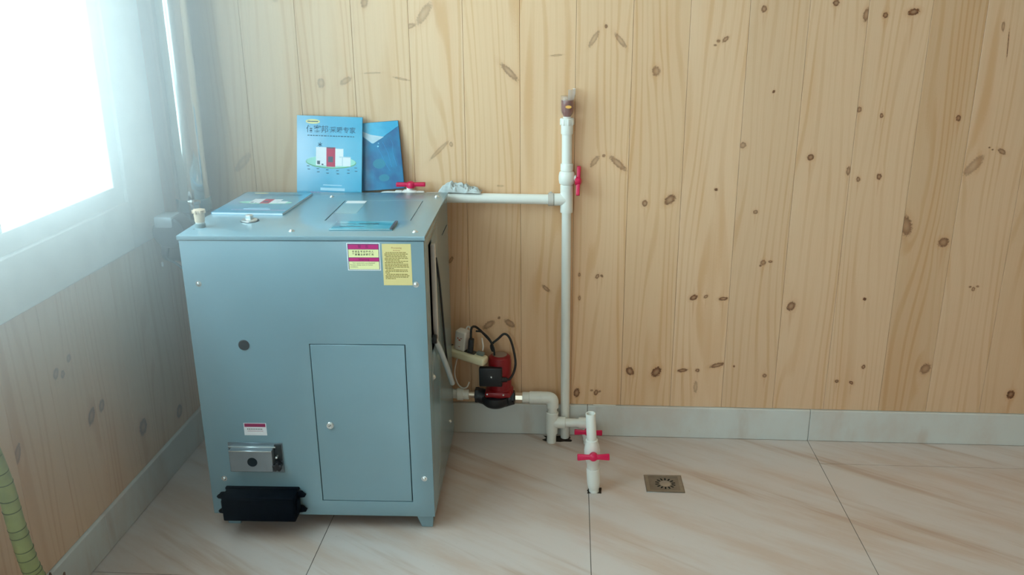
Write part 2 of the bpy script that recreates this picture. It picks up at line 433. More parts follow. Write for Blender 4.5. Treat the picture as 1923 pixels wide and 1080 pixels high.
M_MAG = mat('magenta_print', srgb(196, 38, 120), 0.5, 0, 0.4, 0.03)
M_YEL = mat('yellow_print', srgb(240, 238, 176), 0.5, 0, 0.4, 0.02)
M_OCHRE = mat('ochre_label_print', srgb(228, 210, 146), 0.5, 0, 0.4, 0.03)
M_INK = mat('dark_ink', srgb(52, 58, 40), 0.6, 0, 0.2, 0.02)
M_INKP = mat('plum_ink', srgb(112, 26, 84), 0.6, 0, 0.2, 0.02)
M_INKO = mat('olive_brown_ink', srgb(128, 106, 48), 0.6, 0, 0.2, 0.02)
M_INKR = mat('red_brown_ink', srgb(160, 80, 40), 0.6, 0, 0.2, 0.02)
M_INKB = mat('blue_grey_ink', srgb(40, 92, 120), 0.5, 0, 0.2, 0.02)
M_GREENP = mat('green_print', srgb(110, 170, 120), 0.5, 0, 0.3, 0.05)
M_PALEGRN = mat('pale_green_print', srgb(165, 222, 205), 0.5, 0, 0.3, 0.08)
M_REDP = mat('rose_red_print', srgb(200, 62, 92), 0.5, 0, 0.3, 0.04)
M_GREYP = mat('grey_print', srgb(86, 96, 110), 0.5, 0, 0.3, 0.05)
M_PINKP = mat('pink_print', srgb(190, 150, 190), 0.5, 0, 0.3, 0.05)
M_PAPER = mat('paper_pages', srgb(225, 232, 236), 0.7)
M_GOLD = mat('yellow_logo_print', srgb(238, 222, 150), 0.45)

# ------------------------------------------------------------------ room shell
SK = 0.1209
H = 2.72
XR, YR = 3.25, -4.65
floor = obj('floor', MB().bounds((XL - 0.3, YR - 0.2, -0.08), (XR + 0.2, 0.2, -0.0015)), M_GROUT, kind='structure')
cols = [(-1.6, -0.8, [0.02, -0.9, -1.7, -2.5, -3.3, -4.1, -4.7]), (-0.8, 0.0, [0.02, -0.9, -1.7, -2.5, -3.3, -4.1, -4.7]),
        (0.0, 0.8, [0.02, -0.88, -1.68, -2.48, -3.28, -4.08, -4.7]), (0.8, 1.6, [0.02, -0.175, -0.975, -1.775, -2.575, -3.375, -4.175, -4.7]),
        (1.6, 2.4, [0.02, -0.175, -0.975, -1.775, -2.575, -3.375, -4.175, -4.7]), (2.4, 3.3, [0.02, -0.175, -0.975, -1.775, -2.575, -3.375, -4.175, -4.7])]
JG = 0.0011
for x0, x1, rows in cols:
    for y1, y0 in zip(rows[:-1], rows[1:]):
        obj('floor_tile', MB().bounds((x0 + JG, y0 + JG, -0.0012), (x1 - JG, y1 - JG, 0.0), 0.0), M_FLOOR, floor)

# back wall: backing board and one pine plank per seam
wall_back = obj('wall_back', MB().bounds((XL - 0.2, 0.0125, 0.0), (XR + 0.2, 0.16, H)), mat('wall_batten', srgb(95, 62, 40), 0.9), kind='structure')
seams = [XL, -1.340, -1.158, -0.974, -0.789, -0.602, -0.426, -0.242, -0.061, 0.12, 0.299, 0.483, 0.666, 0.846, 1.039, 1.204, 1.389, 1.572, 1.756, 1.94, 2.124, 2.308, 2.492, 2.676, 2.86, 3.044, XR]
tones = {0: (.95, .3), 1: (.97, .2), 2: (1.0, .1), 3: (1.0, .1), 4: (.98, .3), 5: (1.0, .2), 6: (1.0, .6), 7: (1.01, .6), 8: (.99, .5), 9: (.97, .5), 10: (1.0, .1), 11: (.93, .1), 12: (.96, 0), 13: (.95, 0), 14: (.86, .5), 15: (.93, .0), 16: (.9, .2)}  # board tones; extra red on the middle boards also paints in warm shade
GAP = 0.0004
for i, (a, b_) in enumerate(zip(seams[:-1], seams[1:])):
    xc = (a + b_) / 2; w = b_ - a - 2 * GAP
    ks = [(kx - xc, kz, ka, kb, kt, kd) for kx, kz, ka, kb, kt, kd in KNOTS_BACK if a <= kx < b_]
    if not ks and i > 16:
        ks = [(random.uniform(-.06, .06), random.uniform(.2, 2.2), .008, .006, 60, .6) for _ in range(4)]
    t, rd = tones.get(i, (.93 + .05 * random.random(), .2))
    bev = 0.0008
    mb = MB().box((0, 0.006, (SK + 0.001 + H) / 2), (w, 0.012, H - SK - 0.001), bev)
    obj('plank', mb, pine('pine_board', i + 1, t, ks, 26 + 16 * random.random(), rd), wall_back, loc=(xc, 0, 0), shade=False)
# left wall with the window opening
WY0, WY1, WZ0, WZ1 = -0.40, -2.60, 0.96, 2.36          # opening
SY0, SZ0 = -0.175, 0.812                                # pale surround round it
wl = MB()
wl.bounds((XL - 0.115, YR - 0.2, 0), (XL - 0.0125, WY1, H)); wl.bounds((XL - 0.115, WY0, 0), (XL - 0.0125, 0.16, H))
wl.bounds((XL - 0.115, WY1, 0), (XL - 0.0125, WY0, WZ0)); wl.bounds((XL - 0.115, WY1, WZ1), (XL - 0.0125, WY0, H))
wall_left = obj('wall_left', wl, mat('left_wall_batten', srgb(95, 62, 40), 0.9), kind='structure')
PWL = 0.1835
for i in range(26):
    y1 = -PWL * i; y0 = max(-PWL * (i + 1), YR); yc = (y0 + y1) / 2
    ks = [(ky - yc, kz, ka, kb, kt, kd) for ky, kz, ka, kb, kt, kd in KNOTS_LEFT if y0 <= ky < y1]
    pm = pine('pine_board_left', 40 + i, .97 + .04 * random.random(), ks, 20 + 12 * random.random(), .3)
    inside = y0 < SY0 - 0.01 and y1 > -2.79
    for z0, z1 in (((SK + 0.001, SZ0 - 0.0), (2.50, H)) if inside else ((SK + 0.001, H),)):
        mb = MB().box((0, 0.006, (z0 + z1) / 2), (y1 - y0 - 2 * GAP, 0.012, z1 - z0), 0.0008)
        obj('plank', mb, pm, wall_left, loc=(XL, yc, 0), rot=(0, 0, math.radians(90)), shade=False)
obj('wall_right', MB().bounds((XR, YR - 0.2, 0), (XR + 0.2, 0.16, H)), pine('pine_right_wall', 77, .9, (), 9), kind='structure')
wr = MB()
RX0, RX1, RZ0, RZ1 = -1.3, -0.4, 0.95, 2.15
wr.bounds((XL - 0.3, YR - 0.2, 0), (RX0, YR, H)); wr.bounds((RX1, YR - 0.2, 0), (XR + 0.2, YR, H))
wr.bounds((RX0, YR - 0.2, 0), (RX1, YR, RZ0)); wr.bounds((RX0, YR - 0.2, RZ1), (RX1, YR, H))
obj('wall_rear', wr, pine('pine_rear_wall', 78, .9, (), 9), kind='structure')
obj('ceiling', MB().bounds((XL - 0.3, YR - 0.2, H), (XR + 0.2, 0.2, H + 0.1)), M_CEIL, kind='structure')

# skirting tiles
bb = empty('baseboard_back', (0, 0, 0), kind='structure')
for a, b_ in ((XL, -0.8), (-0.8, 0.0), (0.0, 0.8), (0.8, 1.6), (1.6, 2.4), (2.4, XR)):
    obj('skirting_tile', MB().bounds((a + 0.0008, -0.011, 0.0008), (b_ - 0.0008, 0.012, SK), 0.0015), M_SKIRT, bb, shade=False)
bl_ = empty('baseboard_left', (XL, 0, 0), kind='structure')
for a, b_ in ((-0.012, -0.8), (-0.8, -1.6), (-1.6, -2.4), (-2.4, -3.2), (-3.2, -4.0), (-4.0, YR)):
    obj('skirting_tile', MB().bounds((-0.012, b_ + 0.0008, 0.0008), (0.011, a - 0.0008, SK), 0.0015), M_SKIRT, bl_, shade=False)

# window in the left wall: pale wide surround, white frame, two panes
win = empty('window_1', (XL, 0, 0), kind='structure')
su = MB()
yA, yB, zA, zB = SY0, -2.79, SZ0, 2.50
su.bounds((-0.012, WY0 - 0.0, zA), (0.010, yA, zB), 0.003)
su.bounds((-0.012, yB, zA), (0.010, WY1, zB), 0.003)
su.bounds((-0.012, WY1, zA), (0.010, WY0, WZ0), 0.003)
su.bounds((-0.012, WY1, WZ1), (0.010, WY0, zB), 0.003)
obj('surround', su, M_PVC, win, label='pale board surround of the window')  # board surround; its white also stands in for glare round the window
fr = MB()
WL_ = WY0 - WY1; WH_ = WZ1 - WZ0
fr.plate_hole(WL_, WH_, (.055, .055, WL_ - .055, WH_ - .055), .11, Matrix.Translation((-.11, WY1, WZ0)) @ Matrix(((0, 0, 1, 0), (1, 0, 0, 0), (0, 1, 0, 0), (0, 0, 0, 1))), .004)
obj('window_frame', fr, M_PVC, win)
muls = (-0.975, -1.07, -1.78, -1.88)
for a, b_ in ((muls[0], muls[1]), (muls[2], muls[3])):
    obj('mullion', MB().bounds((-0.10, b_, WZ0 + 0.05), (-0.005, a, WZ1 - 0.05), 0.006), M_PVC, win)
for a, b_ in ((WY0 - 0.05, muls[0] - .01), (muls[1] + .01, muls[2] - .01), (muls[3] + .01, WY1 + 0.05)):
    obj('pane', MB().bounds((-0.062, b_, WZ0 + 0.05), (-0.056, a, WZ1 - 0.05)), M_PANE, win)
win2 = empty('window_2', (0, YR, 0), kind='structure')
fr = MB()
for a, b_ in ((RX0, RX0 + .06), (-.88, -.82), (RX1 - .06, RX1)):
    fr.bounds((a, -0.12, RZ0), (b_, -0.02, RZ1), 0.004)
fr.bounds((RX0, -0.12, RZ0), (RX1, -0.02, RZ0 + .06), .004); fr.bounds((RX0, -0.12, RZ1 - .06), (RX1, -0.02, RZ1), .004)
obj('window_frame', fr, M_PVC, win2)
obj('pane', MB().bounds((RX0 + .05, -0.075, RZ0 + .05), (-.87, -.07, RZ1 - .05)), M_PANE, win2)
obj('pane', MB().bounds((-.83, -0.075, RZ0 + .05), (RX1 - .05, -.07, RZ1 - .05)), M_PANE, win2)

# cut-outs in the tiles where pipes go down: flat patches, hole shade put in as colour
def blob(cx, cy, rx, ry, seed, n=18, sq=0.0):
    rn = random.Random(seed); P = []
    for k in range(n):
        a = 2 * math.pi * k / n
        c, s = math.cos(a), math.sin(a)
        q = max(abs(c), abs(s)) if sq else 1.0
        f = 1 + rn.uniform(-.22, .12)
        P.append((cx + rx * c / q * f, cy + ry * s / q * f))
    return P
M_HOLE = mat('cutout_hole_shade', srgb(58, 50, 44), 0.95, 0, 0.1, 0.3, 60)
obj('pipe_cutout', MB().prism(blob(-0.108, -0.042, 0.050, 0.024, 3, 18, 1), 0.0005, Matrix.Translation((0, 0, 0.0001))), M_HOLE, floor)
obj('pipe_cutout', MB().prism(blob(0.0195, -0.392, 0.0225, 0.018, 5, 16, 1), 0.0005, Matrix.Translation((0, 0, 0.0001))), M_HOLE, floor)

# ------------------------------------------------------------------ boiler (local: u right, v to the wall, z up)
BW, BD, BH, BZ = 0.678, 0.56, 0.926, 0.0485
boiler = empty('pellet_boiler', (-1.1464, -0.6624, 0), (0, 0, 0.0244),
               'blue-grey sheet-steel pellet boiler standing in the corner by the window', 'boiler')
LT = 0.0125
# inner carcass
obj('inner_casing', MB().bounds((0.02, 0.045, BZ + 0.004), (BW - 0.03, BD - 0.012, BH - LT - 0.012)), M_DARKGAP, boiler, shade=False)
XZ = Matrix(((1, 0, 0, 0), (0, 0, 1, 0), (0, 1, 0, 0), (0, 0, 0, 1)))          # plate x->u, y->z, thickness->v
# front panel with the door opening
D = (0.3385, 0.0985, 0.6135, 0.6085)
fp = MB().plate_hole(BW, BH - LT - 0.0025 - BZ, (D[0], D[1] - BZ, D[2], D[3] - BZ), 0.014, Matrix.Translation((0, 0, BZ)) @ XZ, 0.0012)
front = obj('front_panel', fp, M_STEEL_PAINT, boiler)
obj('back_panel', MB().bounds((0.003, BD - 0.012, BZ), (BW - 0.003, BD, BH - LT - 0.0025), 0.001), M_STEEL_PAINT, boiler)
obj('side_panel', MB().bounds((0.0, 0.0145, BZ), (0.003, BD - 0.0005, BH - LT - 0.0025), 0.001), M_STEEL_PAINT, boiler)
YZ = Matrix(((0, 0, 1, 0), (1, 0, 0, 0), (0, 1, 0, 0), (0, 0, 0, 1)))          # plate x->v, y->z, thickness->u
sp_ = MB().plate_hole(BD - 0.015, BH - LT - 0.0025 - BZ, (0.068, 0.545 - BZ, 0.140, 0.878 - BZ), 0.004, Matrix.Translation((BW - 0.004, 0.0145, BZ)) @ YZ, 0.0008)
obj('side_panel', sp_, M_STEEL_PAINT, boiler)
obj('slot_liner', MB().bounds((BW - 0.026, 0.08, 0.53), (BW - 0.02, 0.19, 0.89)), M_DARKGAP, boiler)
# door
door = obj('door', MB().bounds((D[0] + 0.0023, 0.0, D[1] + 0.0021), (D[2] - 0.0023, 0.012, D[3] - 0.0021), 0.001), M_STEEL_PAINT, boiler)
lk = MB().lathe([(0, .0035), (.006, .0035), (.0065, .005), (.0095, .005), (.011, .003), (.0118, 0), (0, 0)], Matrix.Translation((0.3805, 0, 0.352)) @ rot_to((0, -1, 0)), 28)
lock = obj('door_lock', lk, M_ZINC, door, label='round chrome key lock')
obj('keyhole', MB().box((0.3805, -0.0038, 0.352), (0.0016, 0.001, 0.0075), 0, Matrix.Rotation(math.radians(55), 4, 'Y')), M_BLACKPL, door)
# lid with the filler hatch
XY = Matrix.Identity(4)
hx0, hx1, hy0, hy1 = 0.364, 0.6165, 0.175, 0.442
lid = obj('lid', MB().plate_hole(BW + 0.007, BD + 0.006, (hx0 + 0.0035, hy0 + 0.003, hx1 + 0.0035, hy1 + 0.003), LT, Matrix.Translation((-0.0035, -0.003, BH - LT)), 0.0012), M_STEEL_PAINT, boiler)
obj('filler_hatch', MB().bounds((hx0 + 0.003, hy0 + 0.0006, BH - LT), (hx1 - 0.0018, hy1 - 0.0008, BH - 0.0006), 0.0006), M_STEEL_PAINT, boiler)
# sticker on the hatch (white, its square code is left out)
M_CLEAR = mat('pale_translucent_sticker', (0.30, 0.42, 0.45, 1), 0.25)
stk = obj('hatch_sticker', MB().bounds((0.372, 0.262, BH - 0.0006), (0.438, 0.438, BH - 0.0002)), M_CLEAR, boiler, label='pale sticker on the hatch')
obj('sticker_band', MB().bounds((0.374, 0.400, BH - 0.0003), (0.436, 0.434, BH)), M_WHITE, stk)
# control panel glass
def teal_panel():
    m = bpy.data.materials.new('teal_glass_display'); m.use_nodes = True
    N = NT(m); b = m.node_tree.nodes['Principled BSDF']
    tc = N.n('ShaderNodeTexCoord'); mp = N.n('ShaderNodeMapping'); mp.inputs['Scale'].default_value = (8, 60, 1); N.set(mp.inputs['Vector'], tc.outputs['Object'])
    v = N.noise(mp.outputs[0], 1.0, 3)
    N.set(b.inputs['Base Color'], N.mix(N.rng(v, .4, .62, 0, 1), (0.06, 0.30, 0.38, 1), (0.20, 0.44, 0.50, 1)))
    b.inputs['Roughness'].default_value = 0.06
    return m
cp = obj('control_panel', MB().bounds((0.404, 0.058, BH), (0.583, 0.153, BH + 0.004), 0.001), mat('panel_border', srgb(120, 160, 170), 0.35), boiler, label='teal glass control display on the lid')
obj('display_glass', MB().bounds((0.409, 0.064, BH + 0.0035), (0.574, 0.149, BH + 0.0046), 0.0003), teal_panel(), cp)
obj('display_print', MB().bounds((0.430, 0.083, BH + 0.0044), (0.500, 0.091, BH + 0.0048)).bounds((0.478, 0.112, BH + 0.0044), (0.535, 0.124, BH + 0.0048)).bounds((0.43, 0.112, BH + 0.0044), (0.47, 0.118, BH + 0.0048)), mat('display_print_ink', srgb(40, 82, 96), .3), cp)
obj('panel_edge', MB().bounds((0.5755, 0.058, BH + 0.003), (0.5832, 0.1535, BH + 0.0055), 0.0008), mat('dark_panel_edge', srgb(70, 72, 84), .4), cp)
# bolts
bolt_me = MB().lathe([(0, .0055), (.003, .0052), (.0052, .0035), (.0058, .0012), (.0085, .001), (.0088, 0), (0, 0)], None, 16).data('bolt')
smooth_by_angle(bolt_me); bolt_me.materials.append(M_ZINC)
for u, v in ((0.3083, 0.4955), (0.6525, 0.4975), (0.6485, 0.045), (0.3017, 0.0505)):
    share('bolt', bolt_me, boiler, (u, v, BH))
for u, z in ((0.0414, 0.7867), (0.6518, 0.788), (0.045, 0.170), (0.651, 0.179)):
    share('bolt', bolt_me, boiler, (u, 0, z), (math.radians(90), 0, 0))
share('bolt', bolt_me, boiler, (BW, 0.096, 0.467), (0, math.radians(90), 0))
share('bolt', bolt_me, boiler, (BW, 0.45, 0.14), (0, math.radians(90), 0))
# black peep hole plug
obj('peephole_plug', MB().lathe([(0, .003), (.010, .003), (.0142, .0035), (.016, .0015), (.016, 0), (0, 0)], Matrix.Translation((0.1503, 0, 0.6036)) @ rot_to((0, -1, 0)), 24), M_BLACKPL, boiler, label='round black plug')
# plug nut on the lid in a dark hole
pn = obj('water_plug', MB().lathe([(0, .0012), (.027, .0012), (.027, 0), (0, 0)], Matrix.Translation((0.146, 0.166, BH)), 28), M_DARKGAP, boiler, label='shiny hexagon plug in a round hole')
obj('plug_flange', MB().lathe([(.0, .006), (.020, .006), (.0235, .004), (.024, .0008), (0, .0008)], Matrix.Translation((0.1445, 0.166, BH)), 24), M_ZINC, pn)
obj('plug_nut', MB().lathe([(0, .018), (.0105, .018), (.0125, .0165), (.0125, .005), (0, .005)], Matrix.Translation((0.1445, 0.168, BH)), 6, smooth=False), M_ZINC, pn, shade=False)
# tan fitting on the front left lid corner
ft = obj('vent_valve', MB().lathe([(0, .0125), (.0125, .0125), (.0145, .011), (.0145, 0), (0, 0)], Matrix.Translation((0.0285, 0.092, BH)), 24), mat('teal_grey_nut', srgb(110, 130, 132), .4), boiler, label='small tan air valve on the lid corner')
kb = MB()
kb.lathe([(0, .052), (.0135, .052), (.0165, .050), (.0168, .044), (.0145, .041), (.0150, .036), (.0135, .016), (.011, .0155), (.011, .012), (0, .012)], Matrix.Translation((0.0285, 0.092, BH)), 24)
for k in range(7):
    a = k * 2 * math.pi / 7
    kb.box((0.0285 + 0.0155 * math.cos(a), 0.092 + 0.0155 * math.sin(a), BH + 0.046), (0.007, 0.006, 0.010), 0.001, Matrix.Rotation(a, 4, 'Z'))
obj('valve_cap', kb, M_TAN, ft)
obj('valve_collar', MB().lathe([(.0120, .0115), (.0128, .0135), (.0128, .0165), (.0118, .018)], Matrix.Translation((0.0285, 0.092, BH)), 24), M_WHITEPL, ft)
obj('drilled_hole', MB().lathe([(0, .0004), (.003, .0004), (.003, 0), (0, 0)], Matrix.Translation((0.0187, 0.0686, BH)), 12), M_DARKGAP, boiler)
# feet
def foot(u0, u1, v0, v1):
    t = bmesh.new()
    ui, vi = (u1 - u0) * 0.22, (v1 - v0) * 0.12
    du0 = ui * 1.4 if u0 > 0.3 else ui * .2; du1 = ui * .35 if u0 > 0.3 else ui * 1.2
    lo = [t.verts.new(p) for p in ((u0 + du0, v0 + vi, 0), (u1 - du1, v0 + vi, 0), (u1 - du1, v1 - vi, 0), (u0 + du0, v1 - vi, 0))]
    hi = [t.verts.new(p) for p in ((u0, v0, BZ + .004), (u1, v0, BZ + .004), (u1, v1, BZ + .004), (u0, v1, BZ + .004))]
    t.faces.new(lo[::-1]); t.faces.new(hi)
    for k in range(4):
        t.faces.new((lo[k], lo[(k + 1) % 4], hi[(k + 1) % 4], hi[k]))
    bmesh.ops.bevel(t, geom=list(t.edges), offset=.0015, segments=1, affect='EDGES')
    m = MB(); m._merge(t); return m
for u0, u1 in ((0.03, 0.085), (0.617, 0.672)):
    for v0, v1 in ((0.012, 0.07), (0.475, 0.533)):
        obj('foot', foot(u0, u1, v0, v1), M_STEEL_PAINT, boiler)
# burner hatch: backing plate, zinc box with a round hole, black star knob
bp_ = obj('burner_cover', MB().bounds((0.069, -0.003, 0.1945), (0.2325, 0.0, 0.2925), 0.001), M_BRUSHED, boiler, label='zinc burner cover with a round hole')
bx = MB()
bx.bounds((0.079, -0.030, 0.2105), (0.2075, -0.003, 0.2805), 0.002)
obj('cover_box', bx, mat('worn_zinc_sheet', srgb(150, 160, 168), .28, .55, .5, .12, 14), bp_)
obj('cover_lip', MB().bounds((0.072, -0.012, 0.2805), (0.214, -0.003, 0.2835), 0.0008).bounds((0.080, -0.0312, 0.2775), (0.2075, -0.0297, 0.2800), .0003), M_ZINC, bp_)
obj('sight_hole', MB().lathe([(0, .0006), (.0148, .0006), (.0148, 0), (0, 0)], Matrix.Translation((0.1475, -0.0303, 0.2435)) @ rot_to((0, -1, 0)), 24), M_DARKGAP, bp_)
obj('latch_plate', MB().bounds((0.2085, -0.007, 0.236), (0.2300, -0.003, 0.288), .001), mat('dark_latch', srgb(30, 38, 42), .4), bp_)  # plain dark plate behind the latch bolt
obj('latch_bolt', MB().cyl((0.2175, -0.007, 0.2535), (0.2175, -0.022, 0.2535), .0035, None, 10, .001), M_ZINC, bp_)
kn = MB(); kn.cyl((0.2185, -0.003, 0.2255), (0.2185, -0.030, 0.2255), .0105, None, 20, .002)
for k in range(5):
    a = k * 2 * math.pi / 5 + .3
    kn.cyl((0.2185 + .010 * math.cos(a), -0.013, 0.2255 + .010 * math.sin(a)), (0.2185 + .010 * math.cos(a), -0.030, 0.2255 + .010 * math.sin(a)), .0052, None, 10, .0015)
obj('latch_knob', kn, M_BLACKPL, bp_, label='black star knob')
# black ash drawer
AV = -0.062
ad = obj('ash_drawer', MB().bounds((0.052, AV, 0.0615), (0.2705, 0.0, 0.1415), 0.004, 2), M_BLACK, boiler, label='black iron ash drawer')
obj('drawer_lip', MB().bounds((0.048, -0.012, 0.1365), (0.2725, -0.0, 0.1460), .002), M_BLACK, ad)
obj('drawer_front_plate', MB().bounds((0.0545, AV - 0.0025, 0.066), (0.2680, AV, 0.1365), 0.0012), M_BLACK, ad)
for s, u in ((-1, 0.052), (1, 0.2705)):
    for z in (0.128, 0.078):
        poly = [(0, -.010), (.020, -.007), (.024, .0), (.018, .004), (.012, .011), (0, .012)]
        Mx = Matrix.Translation((u, -0.034 if s < 0 else -0.02, z)) @ Matrix(((s, 0, 0, 0), (0, 0, 1, 0), (0, 1, 0, 0), (0, 0, 0, 1)))
        obj('drawer_ear', MB().prism(poly, 0.010, Mx, .001), M_BLACK, ad)
    obj('drawer_latch', MB().bounds((u - .004 + s * .003, -0.048, 0.082), (u + .004 + s * .003, -0.02, 0.122), .002), M_BLACK, ad)
# lever bar in the slot, steel handle and cable on the right side
obj('lever_bar', MB().prism([(0, .0), (.020, 0), (.020, -.262), (.014, -.285), (.010, -.300), (.006, -.285), (0, -.262)], .0125, Matrix.Translation((BW - 0.0015, 0.132, 0.865)) @ YZ, .001), mat('pale_flat_steel', srgb(206, 200, 196), .4, .1), boiler, label='pale flat lever bar')
obj('lever_handle', MB().tube([(BW + .004, .108, .585), (BW + .012, .16, .530), (BW + .020, .25, .432), (BW + .026, .335, .338)], .0085, 12, 4), mat('chrome_blue_handle', srgb(212, 224, 230), .2, .35), boiler, label='shiny round lever handle')
obj('handle_pivot', MB().cyl((BW - 0.002, .112, .582), (BW + .012, .112, .582), .014, None, 16, .002), M_BLACKPL, boiler)
obj('side_cable', MB().tube([(BW + .003, .215, .80), (BW + .003, .235, .775), (BW + .004, .27, .70), (BW + .004, .31, .59), (BW + .004, .345, .49), (BW + .004, .385, .39)], .0035, 8, 4), M_CORD, boiler, label='thin black cable')
obj('side_seam', MB().bounds((BW - .0002, .40, .822), (BW + .0006, .53, .8245)), M_DARKGAP, boiler)

# labels on the front
def bars(mb, x0, x1, y, h, rn, z0, wmin=.0035, wmax=.010, gap=.0012):
    x = x0
    while x < x1 - wmin:
        w = min(rn.uniform(wmin, wmax), x1 - x)
        mb.bounds((x, y - h / 2, z0), (x + w, y + h / 2, z0 + .0001)); x += w + gap
def stamp(mb, s, size, x, y, z, align='LEFT', bold=0.0, M=None):
    me = text_mesh(s, size, align, bold)
    mb.mesh(me, Matrix.Translation((x, y, z))); bpy.data.meshes.remove(me)
def face_frame(u, z, v=-0.0003):     # label frame: x->u, y->z, z->towards the viewer
    return Matrix(((1, 0, 0, u), (0, 0, -1, v), (0, 1, 0, z), (0, 0, 0, 1)))
def xf(mb, M):
    bmesh.ops.transform(mb.b, matrix=M, verts=mb.b.verts); return mb
# warning label (origin lower left)
lw, lh = 0.0915, 0.0785
F1 = face_frame(0.4655, 0.8282)
wlab = obj('warning_label', xf(MB().bounds((0, 0, 0), (lw, lh, .0003)), F1), M_WHITE, boiler, label='white-edged label with two magenta bands and yellow fields')
obj('label_border', xf(MB().bounds((.0025, .0025, .0003), (lw - .0025, lh - .0025, .0004)), F1), mat('dark_border_print', srgb(58, 62, 92), .5), wlab)
obj('label_field', xf(MB().bounds((.0042, .0035, .0004), (lw - .0042, .0255, .0005)).bounds((.0042, .0375, .0004), (lw - .0042, .0600, .0005)), F1), M_YEL, wlab)
obj('label_band', xf(MB().bounds((.0042, .0265, .0004), (lw - .0042, .0365, .0005)).bounds((.0042, .0612, .0004), (lw - .0042, lh - .0045, .0005)), F1), M_MAG, wlab)
tx = MB(); stamp(tx, '警    告', .0095, lw / 2, .0675, .0006, 'CENTER'); stamp(tx, 'Warning', .0085, lw / 2, .0315, .0006, 'CENTER')
obj('label_heading', xf(tx, F1), M_INKP, wlab, shade=False, kind='stuff')
tx = MB()
for r, line in enumerate(('非设备专业操作人', '严禁擅自拆卸使用')):
    for k, ch in enumerate(line):
        stamp(tx, ch, .0062, .0175 + k * .0076, .0535 - r * .0082, .0006, 'CENTER', .00012)
for r, (xx, line) in enumerate(((.014, 'Non equipment is professional'), (.007, 'Persons always strict or forbid'), (.007, 'installation'))):
    stamp(tx, line, .0050, xx, .0215 - r * .0056, .0006)
obj('label_text', xf(tx, F1), M_INK, wlab, shade=False, kind='stuff')
# ochre instruction label
lw2, lh2 = 0.0795, 0.1185
F2 = face_frame(0.5628, 0.7858)
olab = obj('instruction_label', xf(MB().bounds((0, 0, 0), (lw2, lh2, .0003)), F2), M_OCHRE, boiler, label='ochre label full of small text')
tx = MB(); stamp(tx, 'Processing', .0066, lw2 / 2, lh2 - .0115, .0004, 'CENTER'); stamp(tx, 'Archives', .0055, lw2 / 2, lh2 - .0185, .0004, 'CENTER')
obj('label_heading', xf(tx, F2), M_INKR, olab, shade=False, kind='stuff')
tx = MB(); rn = random.Random(4)
ends = [.066, .070, .064, .068, .070, .050, .070, .056, .070, .070, .072, .032, .070, .071, .018, .070, .072, .073, .034]
for r, e_ in enumerate(ends):
    bars(tx, .006 + (.003 if r in (0, 3, 6, 12, 15) else 0), e_, lh2 - .0245 - r * .00415, .0019, rn, .0003)
obj('label_text', xf(tx, F2), M_INKO, olab, shade=False, kind='stuff')
# small white label
lw3, lh3 = 0.0675, 0.040
F3 = face_frame(0.1225, 0.3165)
slab = obj('small_label', xf(MB().bounds((0, 0, 0), (lw3, lh3, .0003)), F3), M_WHITE, boiler, label='small white label with a magenta top band')
obj('label_band', xf(MB().bounds((.0025, .0275, .0003), (lw3 - .0025, .0385, .0004)), F3), mat('plum_print', srgb(150, 20, 84), .5), slab)
tx = MB(); bars(tx, .010, .055, .0205, .0032, random.Random(8), .0003, .0028, .0032, .0022)
obj('label_text', xf(tx, F3), M_INK, slab, shade=False, kind='stuff')
obj('label_rule', xf(MB().bounds((.010, .0135, .0003), (.057, .0148, .0004)), F3), mat('rose_rule_print', srgb(176, 110, 128), .5), slab)

# draught blower and flue stub on the boiler's left rear
bh_ = obj('blower_housing', MB().bounds((-0.235, 0.375, 0.735), (0.0, 0.585, 0.868), 0.02, 3), M_TEALDK, boiler, label='dark blower housing behind the boiler')
mt = MB(); mt.cyl((-0.165, 0.300, 0.853), (-0.165, 0.38, 0.853), .050, None, 28, .006)
obj('blower_motor', mt, M_TEALDK, bh_)
obj('motor_cover', MB().bounds((-0.205, 0.297, 0.868), (-0.145, 0.375, 0.905), .008, 2), mat('pale_motor_plate', srgb(150, 165, 172), .25, .2), bh_)
obj('motor_duct', MB().lathe([(0, 0), (.017, 0), (.017, .052), (.020, .054), (.020, .062), (0, .062)], Matrix.Translation((-0.12, 0.42, 0.866)), 20), M_STAINLESS, bh_)
obj('motor_wire', MB().tube([(-0.175, 0.32, 0.81), (-0.18, 0.31, 0.77), (-0.15, 0.30, 0.755), (-0.12, 0.31, 0.72), (-0.095, 0.33, 0.68), (-0.05, 0.36, 0.66), (0.0, 0.37, 0.65)], .004, 8, 5), M_TEALDK, bh_)
obj('wire_clip', MB().bounds((-0.213, 0.33, 0.735), (-0.207, 0.334, 0.75), .001), M_WHITEPL, bh_)

# flue pipe (stands on the blower outlet)
flue = empty('flue_pipe', (-1.334, -0.118, 0.8686), (0, 0, 0), 'shiny stainless flue pipe rising in the corner behind the boiler', 'flue')
obj('pipe', MB().lathe([(0, 0), (.0535, 0), (.0535, H - 0.872), (0, H - 0.872)], None, 64), mat('polished_flue_steel', srgb(215, 216, 210), .10, 1.0, .5, .02, 3), flue)
obj('pipe_collar', MB().lathe([(.0535, .0), (.0565, .002), (.0565, .040), (.0538, .043)], None, 48), mat('blue_tinted_collar', srgb(120, 165, 178), .25, .7), flue)

